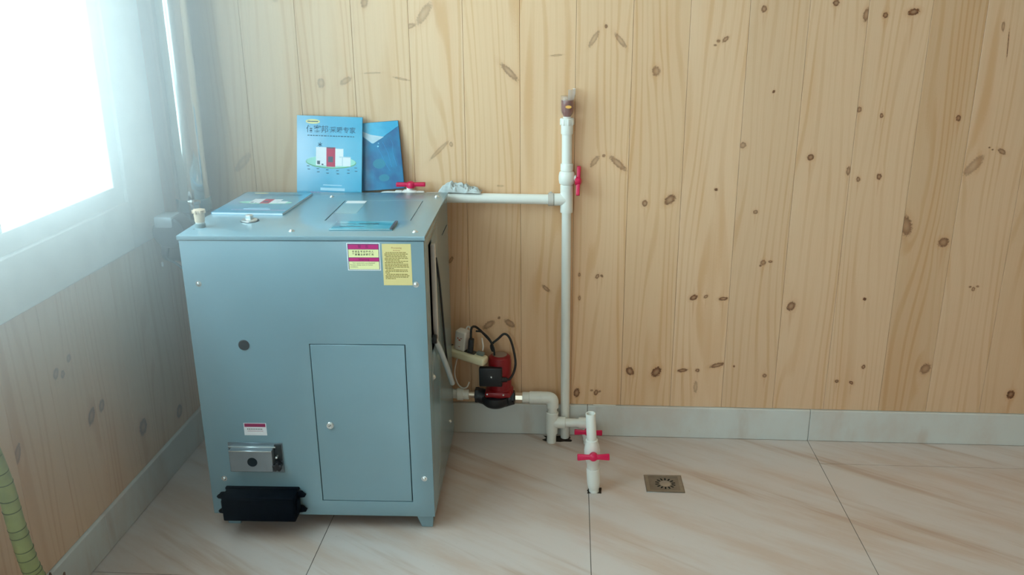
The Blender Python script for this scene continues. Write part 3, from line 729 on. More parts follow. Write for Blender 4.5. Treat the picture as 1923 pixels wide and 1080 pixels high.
# ------------------------------------------------------------------ printed brochures
def cover_mat():
    m = bpy.data.materials.new('cyan_cover_print'); m.use_nodes = True
    N = NT(m); b = m.node_tree.nodes['Principled BSDF']
    tc = N.n('ShaderNodeTexCoord'); s = N.n('ShaderNodeSeparateXYZ'); N.set(s.inputs[0], tc.outputs['Object'])
    gx = N.rng(s.outputs[0], 0.0, 0.14, 1, 0); gy = N.math('MULTIPLY', N.rng(s.outputs[1], 0.05, 0.16, 0, 1), N.rng(s.outputs[1], 0.20, 0.30, 1, 0.15))
    mid = N.math('MULTIPLY', N.rng(s.outputs[1], 0.06, 0.14, 0, 1), N.rng(s.outputs[1], 0.19, 0.27, 1, 0))
    c = N.mix(N.math('MULTIPLY', mid, 0.45), (0.0, 0.33, 0.54, 1), (0.15, 0.47, 0.63, 1))
    c = N.mix(N.math('MULTIPLY', gx, N.math('ADD', N.math('MULTIPLY', gy, 0.65), 0.12)), c, (0.44, 0.64, 0.84, 1))
    N.set(b.inputs['Base Color'], c)
    b.inputs['Roughness'].default_value = 0.22; b.inputs['Coat Weight'].default_value = 0.5; b.inputs['Coat Roughness'].default_value = 0.06
    return m
M_COVER = cover_mat()
def ell(cx, cy, rx, ry, n=40):
    return [(cx + rx * math.cos(2 * math.pi * k / n), cy + ry * math.sin(2 * math.pi * k / n)) for k in range(n)]
BWd, BHt, BTh = 0.2215, 0.2915, 0.006
def make_brochure(loc, rotm, label):
    root = empty('brochure', loc, (0, 0, 0), label, 'brochure', 'boiler brochures')
    root.rotation_euler = rotm.to_euler()
    K = .0002775
    def X(px): return (px - 22) * K
    def Y(py): return BHt - (py - 80) * .000268
    obj('pages', MB().bounds((.001, .0006, -BTh), (BWd - .0012, BHt - .001, -.0006)), M_PAPER, root)
    cov = MB(); cov.bounds((0, 0, -.0006), (BWd, BHt, 0)); cov.bounds((0, 0, -BTh - .0005), (BWd, BHt, -BTh + .0001)); cov.bounds((-.0006, 0, -BTh - .0005), (0.0002, BHt, 0))
    obj('cover', cov, M_COVER, root)
    z = .00005
    obj('logo', MB().prism(ell(X(215), Y(150), 88 * K, 28 * K), .0001, Matrix.Translation((0, 0, z))), M_GOLD, root)
    lb = MB(); bars(lb, X(150), X(280), Y(150), 12 * K, random.Random(2), .00015, .002, .004, .0006)
    obj('logo_lettering', lb, M_INKB, root, shade=False, kind='stuff')
    t = MB(); tsz = .0265
    for k, ch in enumerate('佰客邦'):
        stamp(t, ch, .0262, X(180 + k * 90), Y(247), z, 'CENTER', .0002)
    stamp(t, '·', .02, X(418), Y(247), z, 'CENTER')
    for k, ch in enumerate('采暖专家'):
        stamp(t, ch, .0215, X(465 + k * 79), Y(250), z, 'CENTER', .0002)
    obj('lettering', t, M_INKB, root, shade=False, kind='stuff')
    t = MB(); bars(t, X(150), X(735), Y(322), 11 * K, random.Random(9), 0.00002, .004, .010, .003)
    for xx, yy in ((160, 700), (168, 740), (280, 730), (395, 742), (522, 747), (655, 735), (745, 705), (285, 770), (400, 782), (525, 786), (655, 774), (750, 746)):
        t.bounds((X(xx - 16), Y(yy + 5), 0), (X(xx + 16), Y(yy - 5), .0002))
    for a in range(3):
        t.box((X(305), Y(430), .0001), (.016, .0022, .0002), 0, Matrix.Rotation(math.radians(25 + 60 * a), 4, 'Z'))
    obj('small_print', t, M_INKB, root, shade=False, kind='stuff')
    # oval base ring and the pictured heating appliance
    ring = MB(); n = 48
    ring.prism(ell(X(440), Y(645), 310 * K, 76 * K, n), .00008, Matrix.Translation((0, 0, .00001)))
    obj('picture_ring', ring, M_GREENP, root)
    obj('picture_ground', MB().prism(ell(X(440), Y(639), 303 * K, 70 * K, n), .00008, Matrix.Translation((0, 0, .00004))), M_PALEGRN, root)
    w = MB(); w.bounds((X(255), Y(690), 0), (X(386), Y(462), .0002)); w.bounds((X(492), Y(690), 0), (X(592), Y(475), .0002)); w.bounds((X(585), Y(690), 0), (X(682), Y(575), .00018))
    obj('picture_cabinet', w, M_WHITE, root)
    obj('picture_door', MB().bounds((X(384), Y(702), 0), (X(493), Y(460), .00024)), M_REDP, root)
    for q in ((405, 645, 465, 575), (388, 475, 476, 462), (270, 675, 306, 632), (325, 685, 348, 668)):
        obj('picture_window', MB().bounds((X(q[0]), Y(q[1]), 0), (X(q[2]), Y(q[3]), .0003)), M_GREYP, root)
    obj('picture_edge', MB().bounds((X(540), Y(582), 0), (X(684), Y(572), .0003)).bounds((X(578), Y(690), 0), (X(586), Y(580), .0003)), mat('pale_grey_print', srgb(190, 208, 214), .5), root)
    obj('address_strip', MB().bounds((X(312), Y(1000), 0), (X(612), Y(965), .0002)).bounds((X(345), Y(936), 0), (X(575), Y(926), .0001)), mat('pale_strip_print', srgb(176, 216, 235), .5), root)
    t = MB(); bars(t, X(190), X(800), Y(1030), 18 * K, random.Random(12), 0.00002, .004, .012, .002)
    obj('bottom_lettering', t, M_PINKP, root, shade=False, kind='stuff')
    return root
# standing one: foot behind the boiler, head against the boards
foot_p = Vector((-0.9965, -0.070, 0.8850)); head_y = -0.0195
dz = 1.1735 - 0.879
up_v = Vector((0.010, head_y + 0.070, dz)).normalized()
rt_v = Vector((1, -0.012, -0.010)); rt_v = (rt_v - up_v * rt_v.dot(up_v)).normalized()
nv = rt_v.cross(up_v)
Rm = Matrix((rt_v, up_v, nv)).transposed()
br1 = make_brochure(foot_p, Rm, 'cyan brochure standing upright against the wall behind the boiler')
# lying one on the lid
p0 = Vector((-1.1507, -0.4143, BH + BTh + 0.0006)); p1 = Vector((-0.9343, -0.4208, BH + BTh + .0006))
rt2 = (p1 - p0).normalized(); up2 = Vector((0, 0, 1)).cross(rt2)
Rm2 = Matrix((rt2, up2, Vector((0, 0, 1)))).transposed()
br2 = make_brochure(p0, Rm2, 'cyan brochure lying flat on the boiler lid')

# ------------------------------------------------------------------ blue plastic document wallet
def wallet_mat(name, c, c2, alpha=0.0):
    m = bpy.data.materials.new(name); m.use_nodes = True
    N = NT(m); b = m.node_tree.nodes['Principled BSDF']
    tc = N.n('ShaderNodeTexCoord'); v = N.noise(tc.outputs['Object'], 16, 2)
    N.set(b.inputs['Base Color'], N.mix(N.rng(v, .35, .65, 0, 1), c, c2))
    b.inputs['Roughness'].default_value = 0.18; b.inputs['Coat Weight'].default_value = .15; b.inputs['Coat Roughness'].default_value = .05
    n2 = N.noise(tc.outputs['Object'], 28, 3); bp = N.n('ShaderNodeBump'); bp.inputs['Strength'].default_value = .35; bp.inputs['Distance'].default_value = .004
    N.set(bp.inputs['Height'], n2); N.set(b.inputs['Normal'], bp.outputs[0])
    return m
ww, wh = 0.178, 0.226
wt = math.radians(4.5)
yf, yb = -0.041, -0.0075
upw = Vector((-math.sin(wt), (yb - yf) / wh, math.cos(wt))).normalized()
rtw = Vector((math.cos(wt), 0, math.sin(wt))); rtw = (rtw - upw * rtw.dot(upw)).normalized()
nw = rtw.cross(upw)
wallet = empty('document_wallet', Vector((-0.6315, yf, 0.9305)) - rtw * ww, (0, 0, 0), 'blue plastic document wallet leaning on the wall beside the standing brochure', 'folder')
wallet.rotation_euler = Matrix((rtw, upw, nw)).transposed().to_euler()
obj('wallet_body', MB().bounds((0, 0, -.005), (ww, wh, 0), .0012), wallet_mat('blue_wallet_plastic', (0.0, 0.11, 0.28, 1), (0.0, 0.20, 0.40, 1)), wallet)
fl = MB().prism([(0.001, wh - .001), (ww * .46, wh - .070), (ww * .49, wh - .070), (ww - .001, wh - .018), (ww - .001, wh - .001)], .0012, Matrix.Translation((0, 0, .0003)))
flap = obj('wallet_flap', fl, wallet_mat('light_blue_flap', (0.02, 0.34, 0.58, 1), (0.06, 0.42, 0.64, 1)), wallet)
obj('flap_wrinkle', MB().prism([(0.010, wh - .006), (ww * .46, wh - .068), (ww * .49, wh - .069), (ww * .70, wh - .050), (ww * .45, wh - .040)], .0006, Matrix.Translation((0, 0, .0016))), wallet_mat('pale_crumpled_film', (0.30, 0.50, 0.62, 1), (0.55, 0.68, 0.76, 1)), flap)
obj('snap_button', MB().lathe([(0, .002), (.0025, .0018), (.0032, 0), (0, 0)], Matrix.Translation((ww * .57, wh - .080, 0)), 12).lathe([(0, .0015), (.0018, .0013), (.0022, 0), (0, 0)], Matrix.Translation((ww * .585, wh - .070, 0)), 12), mat('pale_blue_snap', srgb(150, 215, 240), .2), wallet)
cr = MB()
for P in ([(.095, .150), (.110, .120), (.125, .080), (.135, .062)], [(.118, .160), (.132, .125), (.140, .085), (.142, .075)], [(.146, .165), (.152, .150), (.150, .125), (.156, .090), (.160, .075)]):
    cr.tube([(a, b_, .0002) for a, b_ in P], .0007, 6, 4)
obj('film_crease', cr, mat('crease_highlight', srgb(90, 170, 220), .1), wallet)
obj('wallet_print', MB().prism(ell(.100, .088, .022, .016), .0001, Matrix.Translation((0, 0, .0001))).prism(ell(.112, .040, .018, .012), .0001, Matrix.Translation((0, 0, .0001))), mat('teal_green_print', (0.01, 0.22, 0.34, 1), .25), wallet)

# ------------------------------------------------------------------ pipework
PR = 0.0160
def valve_body(mb, c, ax, L, r=0.028, rp=PR):
    """white ball-valve body: two collars and a bulged middle, centred on c along ax"""
    h = L / 2
    prof = [(rp * .6, -h), (rp * 1.24, -h), (rp * 1.32, -h + .003), (rp * 1.32, -h + .022), (rp * 1.2, -h + .024), (r * .93, -h * .38), (r, -h * .12), (r, h * .12), (r * .93, h * .38), (rp * 1.2, h - .024), (rp * 1.32, h - .022), (rp * 1.32, h - .003), (rp * 1.24, h), (rp * .6, h)]
    mb.lathe(prof, Matrix.Translation(c) @ rot_to(ax), 28)
def handle(parent, c, nrm, bar, L=0.098, w=0.019):
    """red butterfly handle: hub at c facing nrm, bar direction bar"""
    n_ = Vector(nrm).normalized(); b_ = Vector(bar).normalized(); t_ = n_.cross(b_)
    M = Matrix((b_, t_, n_)).transposed().to_4x4(); M.translation = Vector(c)
    mb = MB(); h = L / 2
    poly = [(-h, -w * .42), (-h * .96, -w * .5), (-h * .3, -w * .36), (0, -w * .5), (h * .3, -w * .36), (h * .96, -w * .5), (h, -w * .42), (h, w * .42), (h * .96, w * .5), (h * .3, w * .36), (0, w * .5), (-h * .3, w * .36), (-h * .96, w * .5), (-h, w * .42)]
    mb.prism(poly, .012, M, .002)
    mb.lathe([(0, .016), (.006, .016), (.012, .013), (.0145, .006), (.0145, -.004), (0, -.004)], M, 20)
    return obj('handle', mb, M_RED, parent, label='magenta-red butterfly handle')
def stem(mb, c, nrm, l0, l1, r=.010):
    n_ = Vector(nrm).normalized(); mb.cyl(Vector(c) + n_ * l0, Vector(c) + n_ * l1, r, None, 18)

hp = empty('heating_pipe', (-0.083, -0.028, 0), (0, 0, 0), 'tall white plastic riser pipe with a branch running left behind the boiler', 'pipe')
O = Vector((-0.083, -0.028, 0))
def W(x, y, z): return Vector((x, y, z)) - O
VX = 0.0
def vx(z): return -0.0835 + (z - 0.5) * -0.0045          # riser leans a hair
def vp(z): return W(vx(z), -0.028, z)
obj('pipe', MB().tube([vp(-0.0), vp(.3), vp(.6), vp(.86)], PR, 24, 1), M_PPR, hp)
obj('pipe', MB().tube([vp(1.00), vp(1.05), vp(1.13)], PR * 1.06, 24, 1), M_PPR, hp)
te = MB()
te.tube([vp(.849), vp(.852), vp(.923), vp(.926)], lambda u: PR * 1.32, 24, 1)
te.tube([W(-0.0835, -.028, .893), W(-.118, -.031, .893), W(-.128, -.032, .893)], PR * 1.30, 24, 1)
obj('tee_fitting', te, M_PPR, hp)
vb = MB(); valve_body(vb, vp(.9665), (0, 0, 1), .095, .027); stem(vb, vp(.9665), (1, -.12, 0), .02, .032)
bv = obj('ball_valve', vb, M_PPR, hp)
handle(bv, vp(.957) + Vector((.033, -.004, 0)), (1, -.12, 0), (0.03, .3, 1.0), .098)
obj('reducer_coupling', MB().lathe([(0, 0), (PR * 1.20, 0), (PR * 1.25, .002), (PR * 1.25, .030), (PR * 1.36, .032), (PR * 1.40, .050), (PR * 1.3, .052), (PR * .8, .052), (PR * .8, .03), (0, .03)], Matrix.Translation(vp(1.112)), 28), M_PPR, hp)
for k in range(8):
    a = k * math.pi / 4 + .2
    obj('grip_rib', MB().box(vp(1.152) + Vector((PR * 1.37 * math.cos(a), PR * 1.37 * math.sin(a), 0)), (.003, .006, .020), .0008, Matrix.Rotation(a, 4, 'Z')), M_PPR, hp)
# branch running left to the valve behind the boiler
HZ = lambda x: 0.8935 + 0.0235 * (-0.12 - x)
def hpnt(x): return W(x, -0.032 - 0.024 * min(1, max(0, (-0.12 - x) / .4)), HZ(x))
obj('pipe', MB().tube([hpnt(-.118), hpnt(-.25), hpnt(-.40), hpnt(-.555)], PR * 1.06, 24, 1), M_PPR, hp)
cl = MB().lathe([(PR * 1.07, -.009), (PR * 1.38, -.009), (PR * 1.38, .009), (PR * 1.07, .009)], Matrix.Translation(hpnt(-.138)) @ rot_to((1, 0, 0)), 24)
cl.bounds(hpnt(-.138) + Vector((-.007, .014, -.010)), hpnt(-.138) + Vector((.007, .0325, .010)), .001); cl.bounds(hpnt(-.138) + Vector((-.004, -.004, .02)), hpnt(-.138) + Vector((.004, .004, .026)), .001)
obj('pipe_clip', cl, mat('grey_pink_clip', srgb(196, 188, 180), .4), hp, label='pale grey pipe clip')
vb = MB(); hv = hpnt(-.612)
valve_body(vb, hv, hpnt(-.66) - hpnt(-.56), .098, .026); stem(vb, hv, (0, 0, 1), .018, .034)
bv2 = obj('ball_valve', vb, M_PPR, hp)
handle(bv2, hv + Vector((0.005, 0, .036)), (0, -.08, 1), (1, .06, 0), .098)
e0 = hpnt(-.655)
obj('pipe', MB().tube([e0, hpnt(-.69), hpnt(-.705) + Vector((0, 0, -.004)), hpnt(-.715) + Vector((-.006, .004, -.02)), W(-.726, -.056, .88), W(-.745, -.056, .862), W(-.80, -.058, .860), W(-.92, -.060, .860), W(-1.03, -.060, .860)], PR * 1.06, 20, 3), M_PPR, hp)

# brown plastic bottle set upside down in the top of the riser
bt = empty('plastic_bottle', tuple(O + vp(1.1435)), (0, 0, 0), 'clear brown-filled plastic bottle upside down on top of the white riser pipe', 'bottle')
prof = [(.0085, .0), (.0105, .002), (.0105, .022), (.0125, .026), (.0140, .028), (.0190, .036), (.0212, .045), (.0215, .085), (.0208, .088), (.0215, .092)]
obj('shell', MB().lathe(prof, None, 32), glass_mat('clear_bottle_plastic', (.93, .92, .90, 1), .05, 1.45, .16, (.75, .72, .70, 1)), bt)
obj('flap', MB().lathe([(.0212, .080), (.0240, .088), (.0262, .098), (.0268, .114)], None, 14, a0=-85, a1=50), glass_mat('torn_clear_plastic', (.90, .89, .88, 1), .08, 1.5, .45, (.72, .70, .70, 1)), bt, label='torn clear rim standing up')
obj('liquid', MB().lathe([(0, .006), (.0085, .006), (.0095, .024), (.0130, .030), (.0178, .038), (.0200, .046), (.0203, .078), (0, .078)], None, 32), mat('red_brown_liquid', srgb(132, 54, 44), .15, 0, .5, .1), bt)
obj('oval_label', MB().prism(ell(0, 0, .0100, .0048, 24), .0012, Matrix.Translation((.004, -.0210, .0585)) @ Matrix.Rotation(math.radians(90), 4, 'X') @ Matrix.Rotation(math.radians(-4), 4, 'Y')), mat('golden_oval_print', srgb(238, 178, 84), .4), bt)
obj('cap', MB().lathe([(.0, .019), (.0128, .019), (.0132, .021), (.0132, .0255), (0, .0255)], None, 24), M_WHITEPL, bt)

# crumpled cloth on the branch pipe
def cloth():
    t = bmesh.new(); NX, NYc = 34, 18; V = []
    for i in range(NX + 1):
        row = []
        for j in range(NYc + 1):
            s = i / NX; q = j / NYc
            es = (s / .32) ** .65 if s < .32 else max(0, 1 - ((s - .32) / .68) ** 1.25)
            if s > .70: es = max(es, .42 * math.sin(math.pi * (s - .66) / .34) if s < 1 else 0)
            env = es * math.sin(math.pi * min(1, q * .90)) ** .62
            env = max(0, env)
            n1 = mnoise.noise(Vector((s * 5.0, q * 3.0, 1.7))); n2 = abs(mnoise.noise(Vector((s * 9.0 + q * 5, q * 6.0 - s * 4, 4.2))))
            z = env * (.034 + .018 * n1) + (.016 * (.6 - n2 * 2.6)) * min(1, env * 2.5)
            x = -.072 + .144 * s + .006 * mnoise.noise(Vector((s * 6, q * 6, 9)))
            y = -.028 + .052 * q + .004 * mnoise.noise(Vector((s * 7, q * 5, 3)))
            row.append(t.verts.new((x, y, max(.0008, z))))
        V.append(row)
    for i in range(NX):
        for j in range(NYc):
            f = t.faces.new((V[i][j], V[i + 1][j], V[i + 1][j + 1], V[i][j + 1])); f.smooth = True
    m = MB(); m._merge(t); return m
rag = obj('cloth', cloth(), mat('pale_grey_cloth', srgb(186, 192, 192), .9, 0, .2, .16, 60, .3, 900), None, 'crumpled pale grey cloth lying on the branch pipe against the wall', 'cloth', loc=(-.443, -.038, .9200), rot=(0, math.radians(1.2), 0), shade=False)
so = rag.modifiers.new('thick', 'SOLIDIFY'); so.thickness = .0012
rag.modifiers.new('smooth', 'SUBSURF').levels = 1

# lower return pipe: pump outlet, elbow, tee to the floor, branch with a floor valve
rp = empty('return_pipe', (-0.131, -0.067, 0), (0, 0, 0), 'low white pipe with elbow and tee from the pump into the floor', 'pipe')
O2 = Vector((-0.131, -0.060, 0))
def Q(x, y, z): return Vector((x, y, z)) - O2
R2 = .0165
obj('union_nut', MB().cyl(Q(-.2612, -.06, .1755), Q(-.232, -.06, .1755), .0185, None, 8, .002), M_BRASS, rp, label='brass union')
cp_ = MB(); cp_.cyl(Q(-.2345, -.06, .1765), Q(-.2095, -.06, .1767), R2 * 1.18, None, 24, .001); cp_.cyl(Q(-.2095, -.06, .1767), Q(-.166, -.06, .1772), R2 * 1.36, None, 24, .0015)
obj('coupling', cp_, M_PPR, rp)
el = MB(); el.tube([Q(-.168, -.06, .177), Q(-.145, -.06, .177), Q(-.134, -.06, .1745), Q(-.1275, -.06, .166), Q(-.1268, -.06, .140)], R2 * 1.32, 24, 4)
obj('elbow', el, M_PPR, rp)
obj('pipe', MB().cyl(Q(-.127, -.06, .145), Q(-.1275, -.06, .105), R2 * 1.0, None, 24), M_PPR, rp)
te = MB(); te.cyl(Q(-.1272, -.06, .121), Q(-.1295, -.06, .036), R2 * 1.32, None, 24, .0015); te.cyl(Q(-.128, -.06, .080), Q(-.079, -.0615, .080), R2 * 1.28, None, 24, .0015)
obj('tee_fitting', te, M_PPR, rp)
obj('pipe', MB().cyl(Q(-.129, -.06, .038), Q(-.1300, -.06, 0.0006), R2 * 1.02, None, 24), M_PPR, rp)
obj('pipe', MB().cyl(Q(-.081, -.0615, .080), Q(-.028, -.063, .0805), R2 * .98, None, 24), M_PPR, rp)
el = MB(); el.tube([Q(-.032, -.063, .0805), Q(-.012, -.0635, .0805), Q(-.002, -.064, .077), Q(.003, -.064, .068), Q(.0035, -.064, .054)], R2 * 1.28, 24, 4)
obj('elbow', el, M_PPR, rp)
vb = MB(); valve_body(vb, Q(.0035, -.064, .036), (0, 0, 1), .050, .022, .014); stem(vb, Q(.0035, -.064, .060), (0, -1, 0), .0, .026, .008)
bv3 = obj('ball_valve', vb, M_PPR, rp)
handle(bv3, Q(.0025, -.090, .0605), (0, -1, .1), (1, 0, -.01), .099)
obj('pipe', MB().cyl(Q(.0035, -.064, .020), Q(.0035, -.064, 0.0), R2, None, 20), M_PPR, rp)
obj('supply_stub', MB().cyl(Q(-.60, -.048, .183), Q(-.452, -.058, .1835), R2 * 1.05, None, 20).cyl(Q(-.470, -.06, .1835), Q(-.448, -.06, .1835), R2 * 1.34, None, 24, .0015).cyl(Q(-.449, -.06, .1835), Q(-.4275, -.06, .1835), R2 * 1.1, None, 24, .001), M_PPR, rp)
obj('union_nut', MB().cyl(Q(-.430, -.06, .1835), Q(-.4062, -.06, .183), .0125, None, 12, .001), M_BRASS, rp)

# open standpipe with a drain valve in front
spipe = empty('standpipe', (0.0175, -0.395, 0), (0, 0, 0), 'short white open-topped standpipe with a red valve handle in the middle of the floor', 'pipe')
s0 = Vector((0.0175, -0.395, 0)); tilt = Vector((-.060, -.035, 1.0))
def SP(z, dx=0, dy=0): return Vector((tilt.x * z + dx, tilt.y * z + dy, z))
TM = lambda z: Matrix.Translation(SP(z)) @ rot_to(tilt)
obj('pipe', MB().lathe([(.0118, .0), (.0158, .0), (.0158, .098), (.0150, .099), (.0126, .099), (.0118, .097), (.0118, .0)], TM(.188), 32), M_PPR, spipe)
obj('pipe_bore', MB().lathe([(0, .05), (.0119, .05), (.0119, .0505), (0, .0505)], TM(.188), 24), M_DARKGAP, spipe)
vb = MB(); vb.lathe([(.010, 0), (.019, 0), (.0195, .002), (.0195, .018), (.0205, .020), (.0245, .040), (.0258, .050), (.0258, .066), (.0240, .080), (.0205, .094), (.0195, .100), (.0195, .104), (.0165, .106), (.010, .106)], TM(.088), 32)
stem(vb, SP(.140), (-.02, -1, .30), .015, .034, .010)
bv4 = obj('ball_valve', vb, M_PPR, spipe)
handle(bv4, SP(.140) + Vector((.0025, -.036, .010)), (-.02, -1, .30), (1, 0, .035), .102, .021)
obj('coupling', MB().lathe([(.012, 0), (.0170, 0), (.0185, .002), (.0200, .010), (.0215, .020), (.0215, .072), (.0203, .075), (.012, .076)], TM(.013), 32), M_PPR, spipe)
obj('pipe', MB().lathe([(0, 0), (.0163, 0), (.0163, .02), (0, .02)], TM(.0012), 28), M_PPR, spipe)

# circulation pump
pu = empty('circulation_pump', (-0.328, -0.065, 0.145), (0, 0, 0), 'dark red circulation pump with a black terminal box beside the boiler', 'pump')
O3 = Vector((-0.328, -0.058, 0.145))
def U(x, y, z): return Vector((x, y, z)) - O3
vo = MB()
vo.lathe([(0, 0), (.026, 0), (.040, .006), (.052, .018), (.055, .030), (.053, .045), (.040, .050), (0, .050)], Matrix.Translation(U(-.331, -.060, .1405)), 28)
vo.tube([U(-.396, -.06, .1825), U(-.385, -.06, .180), U(-.35, -.06, .168), U(-.31, -.06, .164), U(-.285, -.06, .171), U(-.272, -.06, .1755)], lambda u: .027, 20, 3)
vo.cyl(U(-.405, -.06, .1825), U(-.390, -.06, .1825), .028, None, 6, .002); vo.cyl(U(-.280, -.06, .1755), U(-.2625, -.06, .1755), .0255, None, 6, .002)
obj('pump_volute', vo, M_BLACKPL, pu)
mo = MB(); mo.lathe([(0, 0), (.046, 0), (.048, .004), (.048, .020), (.041, .026), (.041, .128), (.038, .142), (.030, .148), (0, .149)], Matrix.Translation(U(-.315, -.056, .190)), 32)
mo.bounds(U(-.366, -.105, .192), U(-.274, -.020, .212), .006, 2)
obj('motor', mo, M_PUMPRED, pu, label='dark red motor shell')
obj('rating_plate', MB().lathe([(0, .0), (.026, 0), (.026, .0012), (0, .0012)], Matrix.Translation(U(-.315, -.056, .3385)), 24), mat('silver_rating_plate', srgb(170, 150, 140), .35, .6), pu)
tb = obj('terminal_box', MB().bounds(U(-.3845, -.112, .238), U(-.3035, -.088, .3085), .004, 2), M_BLACKPL, pu, label='black terminal box')
scr = MB().lathe([(0, .002), (.003, .0015), (.0035, 0), (0, 0)], None, 10).data('screw'); smooth_by_angle(scr); scr.materials.append(M_ZINC)
share('screw', scr, pu, U(-.341, -.1122, .276), (math.radians(90), 0, 0))
share('screw', scr, pu, U(-.357, -.1052, .206), (math.radians(90), 0, 0))
share('screw', scr, pu, U(-.300, -.1052, .2045), (math.radians(90), 0, 0))
obj('cable_gland', MB().cyl(U(-.306, -.10, .262), U(-.286, -.10, .262), .010, .008, 14, .001), M_BLACKPL, pu)
obj('power_cord', MB().tube([U(-.288, -.10, .262), U(-.276, -.095, .264), U(-.263, -.08, .285), U(-.2585, -.065, .315), U(-.268, -.05, .365), U(-.282, -.045, .402), U(-.300, -.04, .411), U(-.320, -.045, .395), U(-.345, -.05, .372), U(-.338, -.06, .352), U(-.344, -.05, .380), U(-.365, -.045, .405), U(-.388, -.05, .432), U(-.402, -.06, .445), U(-.412, -.07, .440), U(-.414, -.078, .405)], .0042, 10, 6), M_CORD, pu)
obj('plug', MB().box(U(-.414, -.080, .382), (.020, .026, .052), .006, Matrix.Rotation(math.radians(6), 4, 'Y'), 2), M_BLACKPL, pu, label='black plug')
obj('sensor_cord', MB().tube([U(-.396, -.07, .432), U(-.375, -.062, .425), U(-.350, -.06, .398), U(-.334, -.07, .365), U(-.332, -.08, .345)], .0035, 8, 5), M_CORD, pu)

# power strip resting on the terminal box
ps = empty('power_strip', (-0.475, -0.055, 0.3420), (0, math.radians(6.0), 0), 'cream power strip propped on the pump, half behind the boiler', 'power strip')
ps.rotation_euler = (0, math.radians(7.0), math.radians(-22))
PSM = Matrix.Translation((-0.475, -0.055, 0.3420)) @ ps.rotation_euler.to_matrix().to_4x4()
obj('strip_body', MB().bounds((-.050, -.022, -.014), (.125, .020, .017), .009, 3), M_CREAM, ps)
for k, xk in enumerate((-.030, .022, .050, .068)):
    obj('socket_face', MB().bounds((xk - .012, -.010, .0168), (xk + .012, .020, .0176), .0003), mat('dark_socket', srgb(70, 70, 66), .5), ps)
obj('switch', MB().bounds((.085, -.004, .0172), (.112, .012, .0290), .002), M_GREYPL, ps, label='grey-green switch')
obj('strip_cord', MB().tube([(.012, .006, -.012), (.006, .004, -.040), (.006, .0, -.085), (.022, -.002, -.118), (.044, -.004, -.128), (.062, -.006, -.118), (.072, -.010, -.094)], .0026, 8, 5), M_WHITEPL, ps, label='thin white cord')
ad_ = empty('plug_adapter', tuple(PSM @ Vector((.022, 0, .0182))), tuple(PSM.to_euler()), 'white plug-in adapter with small red marks standing on the power strip', 'adapter')
obj('adapter_body', MB().bounds((-.0215, -.016, -.0005), (.0215, .022, .074), .007, 3), M_WHITEPL, ad_)
M_MARK = mat('red_brown_marks', srgb(176, 70, 50), .5)
for q in ((-.010, .045, -.005, .049), (.002, .048, .009, .050), (-.004, .039, .003, .044), (-.003, .015, .004, .017)):
    obj('printed_mark', MB().bounds((q[0], -.0166, q[1]), (q[2], -.0159, q[3])), M_MARK, ad_)
obj('adapter_cord', MB().tube([(.006, .014, .073), (.010, .018, .084), (.020, .018, .082), (.027, .016, .070)], .0028, 8, 5), M_WHITEPL, ad_, label='thin white wire')
obj('lead_wire', MB().tube([(.072, .012, .060), (.075, .014, .045), (.079, .014, .030), (.080, .012, .014)], .0026, 8, 4), M_WHITEPL, ad_, label='thin white wire')

# floor drain
fd = empty('floor_drain', (0.2505, -0.338, 0), (0, 0, math.radians(1)), 'square stainless floor drain with a ring of slots in the marble floor', 'drain')
obj('drain_plate', MB().bounds((-.0625, -.055, 0.0), (.0625, .055, .0022), .001), mat('dull_stainless', srgb(150, 146, 140), .38, .9, .5, .12, 30), fd)
obj('drain_frame', MB().plate_hole(.119, .104, (.010, .009, .109, .095), .0008, Matrix.Translation((-.0595, -.052, .0020)), 0), mat('worn_stainless_rim', srgb(166, 162, 156), .3, .9, .5, .1, 30), fd)
obj('drain_cup', MB().lathe([(0, .0008), (.016, .0008), (.018, 0), (0, 0)], Matrix.Translation((.004, -.001, .0022)), 28), mat('bright_drain_centre', srgb(186, 182, 178), .3, .9), fd)
slot = MB().bounds((.0215, -.0024, .0021), (.0335, .0024, .00245), 0).data('slot'); slot.materials.append(M_DARKGAP)
for k in range(14):
    a = 2 * math.pi * k / 14 + .15
    share('slot', slot, fd, (.004, -.001, 0), (0, 0, a))

# white sliver lying on the skirting edge
obj('plastic_strip', MB().box((0, 0, 0), (.082, .006, .003), .0008), M_WHITEPL, None, 'short white plastic strip lying on the skirting edge right of the riser', 'strip', loc=(.062, -.0045, SK + .0017), rot=(0, math.radians(.6), 0))

# ------------------------------------------------------------------ house plant at the left edge
hx, hy = -1.256, -1.350
pl = empty('house_plant', (hx, hy, 0), (0, 0, 0), 'ringed pale green cane of a potted plant at the left edge', 'plant')
M_CANE = mat('pale_green_cane', srgb(146, 154, 96), .5, 0, .4, .16, 30, .2, 80)
M_RING = mat('dark_leaf_scar', srgb(74, 84, 42), .7)
pts = [(.004, .03, .20), (.003, .012, .30), (.0, 0, .36), (-.001, -.012, .46), (.000, -.024, .58), (-.004, -.045, .70), (-.012, -.075, .82)]
rad = lambda u: .0205 - .0045 * u
obj('stem', MB().tube(pts, rad, 24, 5), M_CANE, pl)
def along(u):
    n = len(pts) - 1; f = u * n; i = min(int(f), n - 1); return Vector(pts[i]).lerp(Vector(pts[i + 1]), f - i), (Vector(pts[i + 1]) - Vector(pts[i])).normalized()
rn = random.Random(3); z_u = .12; k = 0
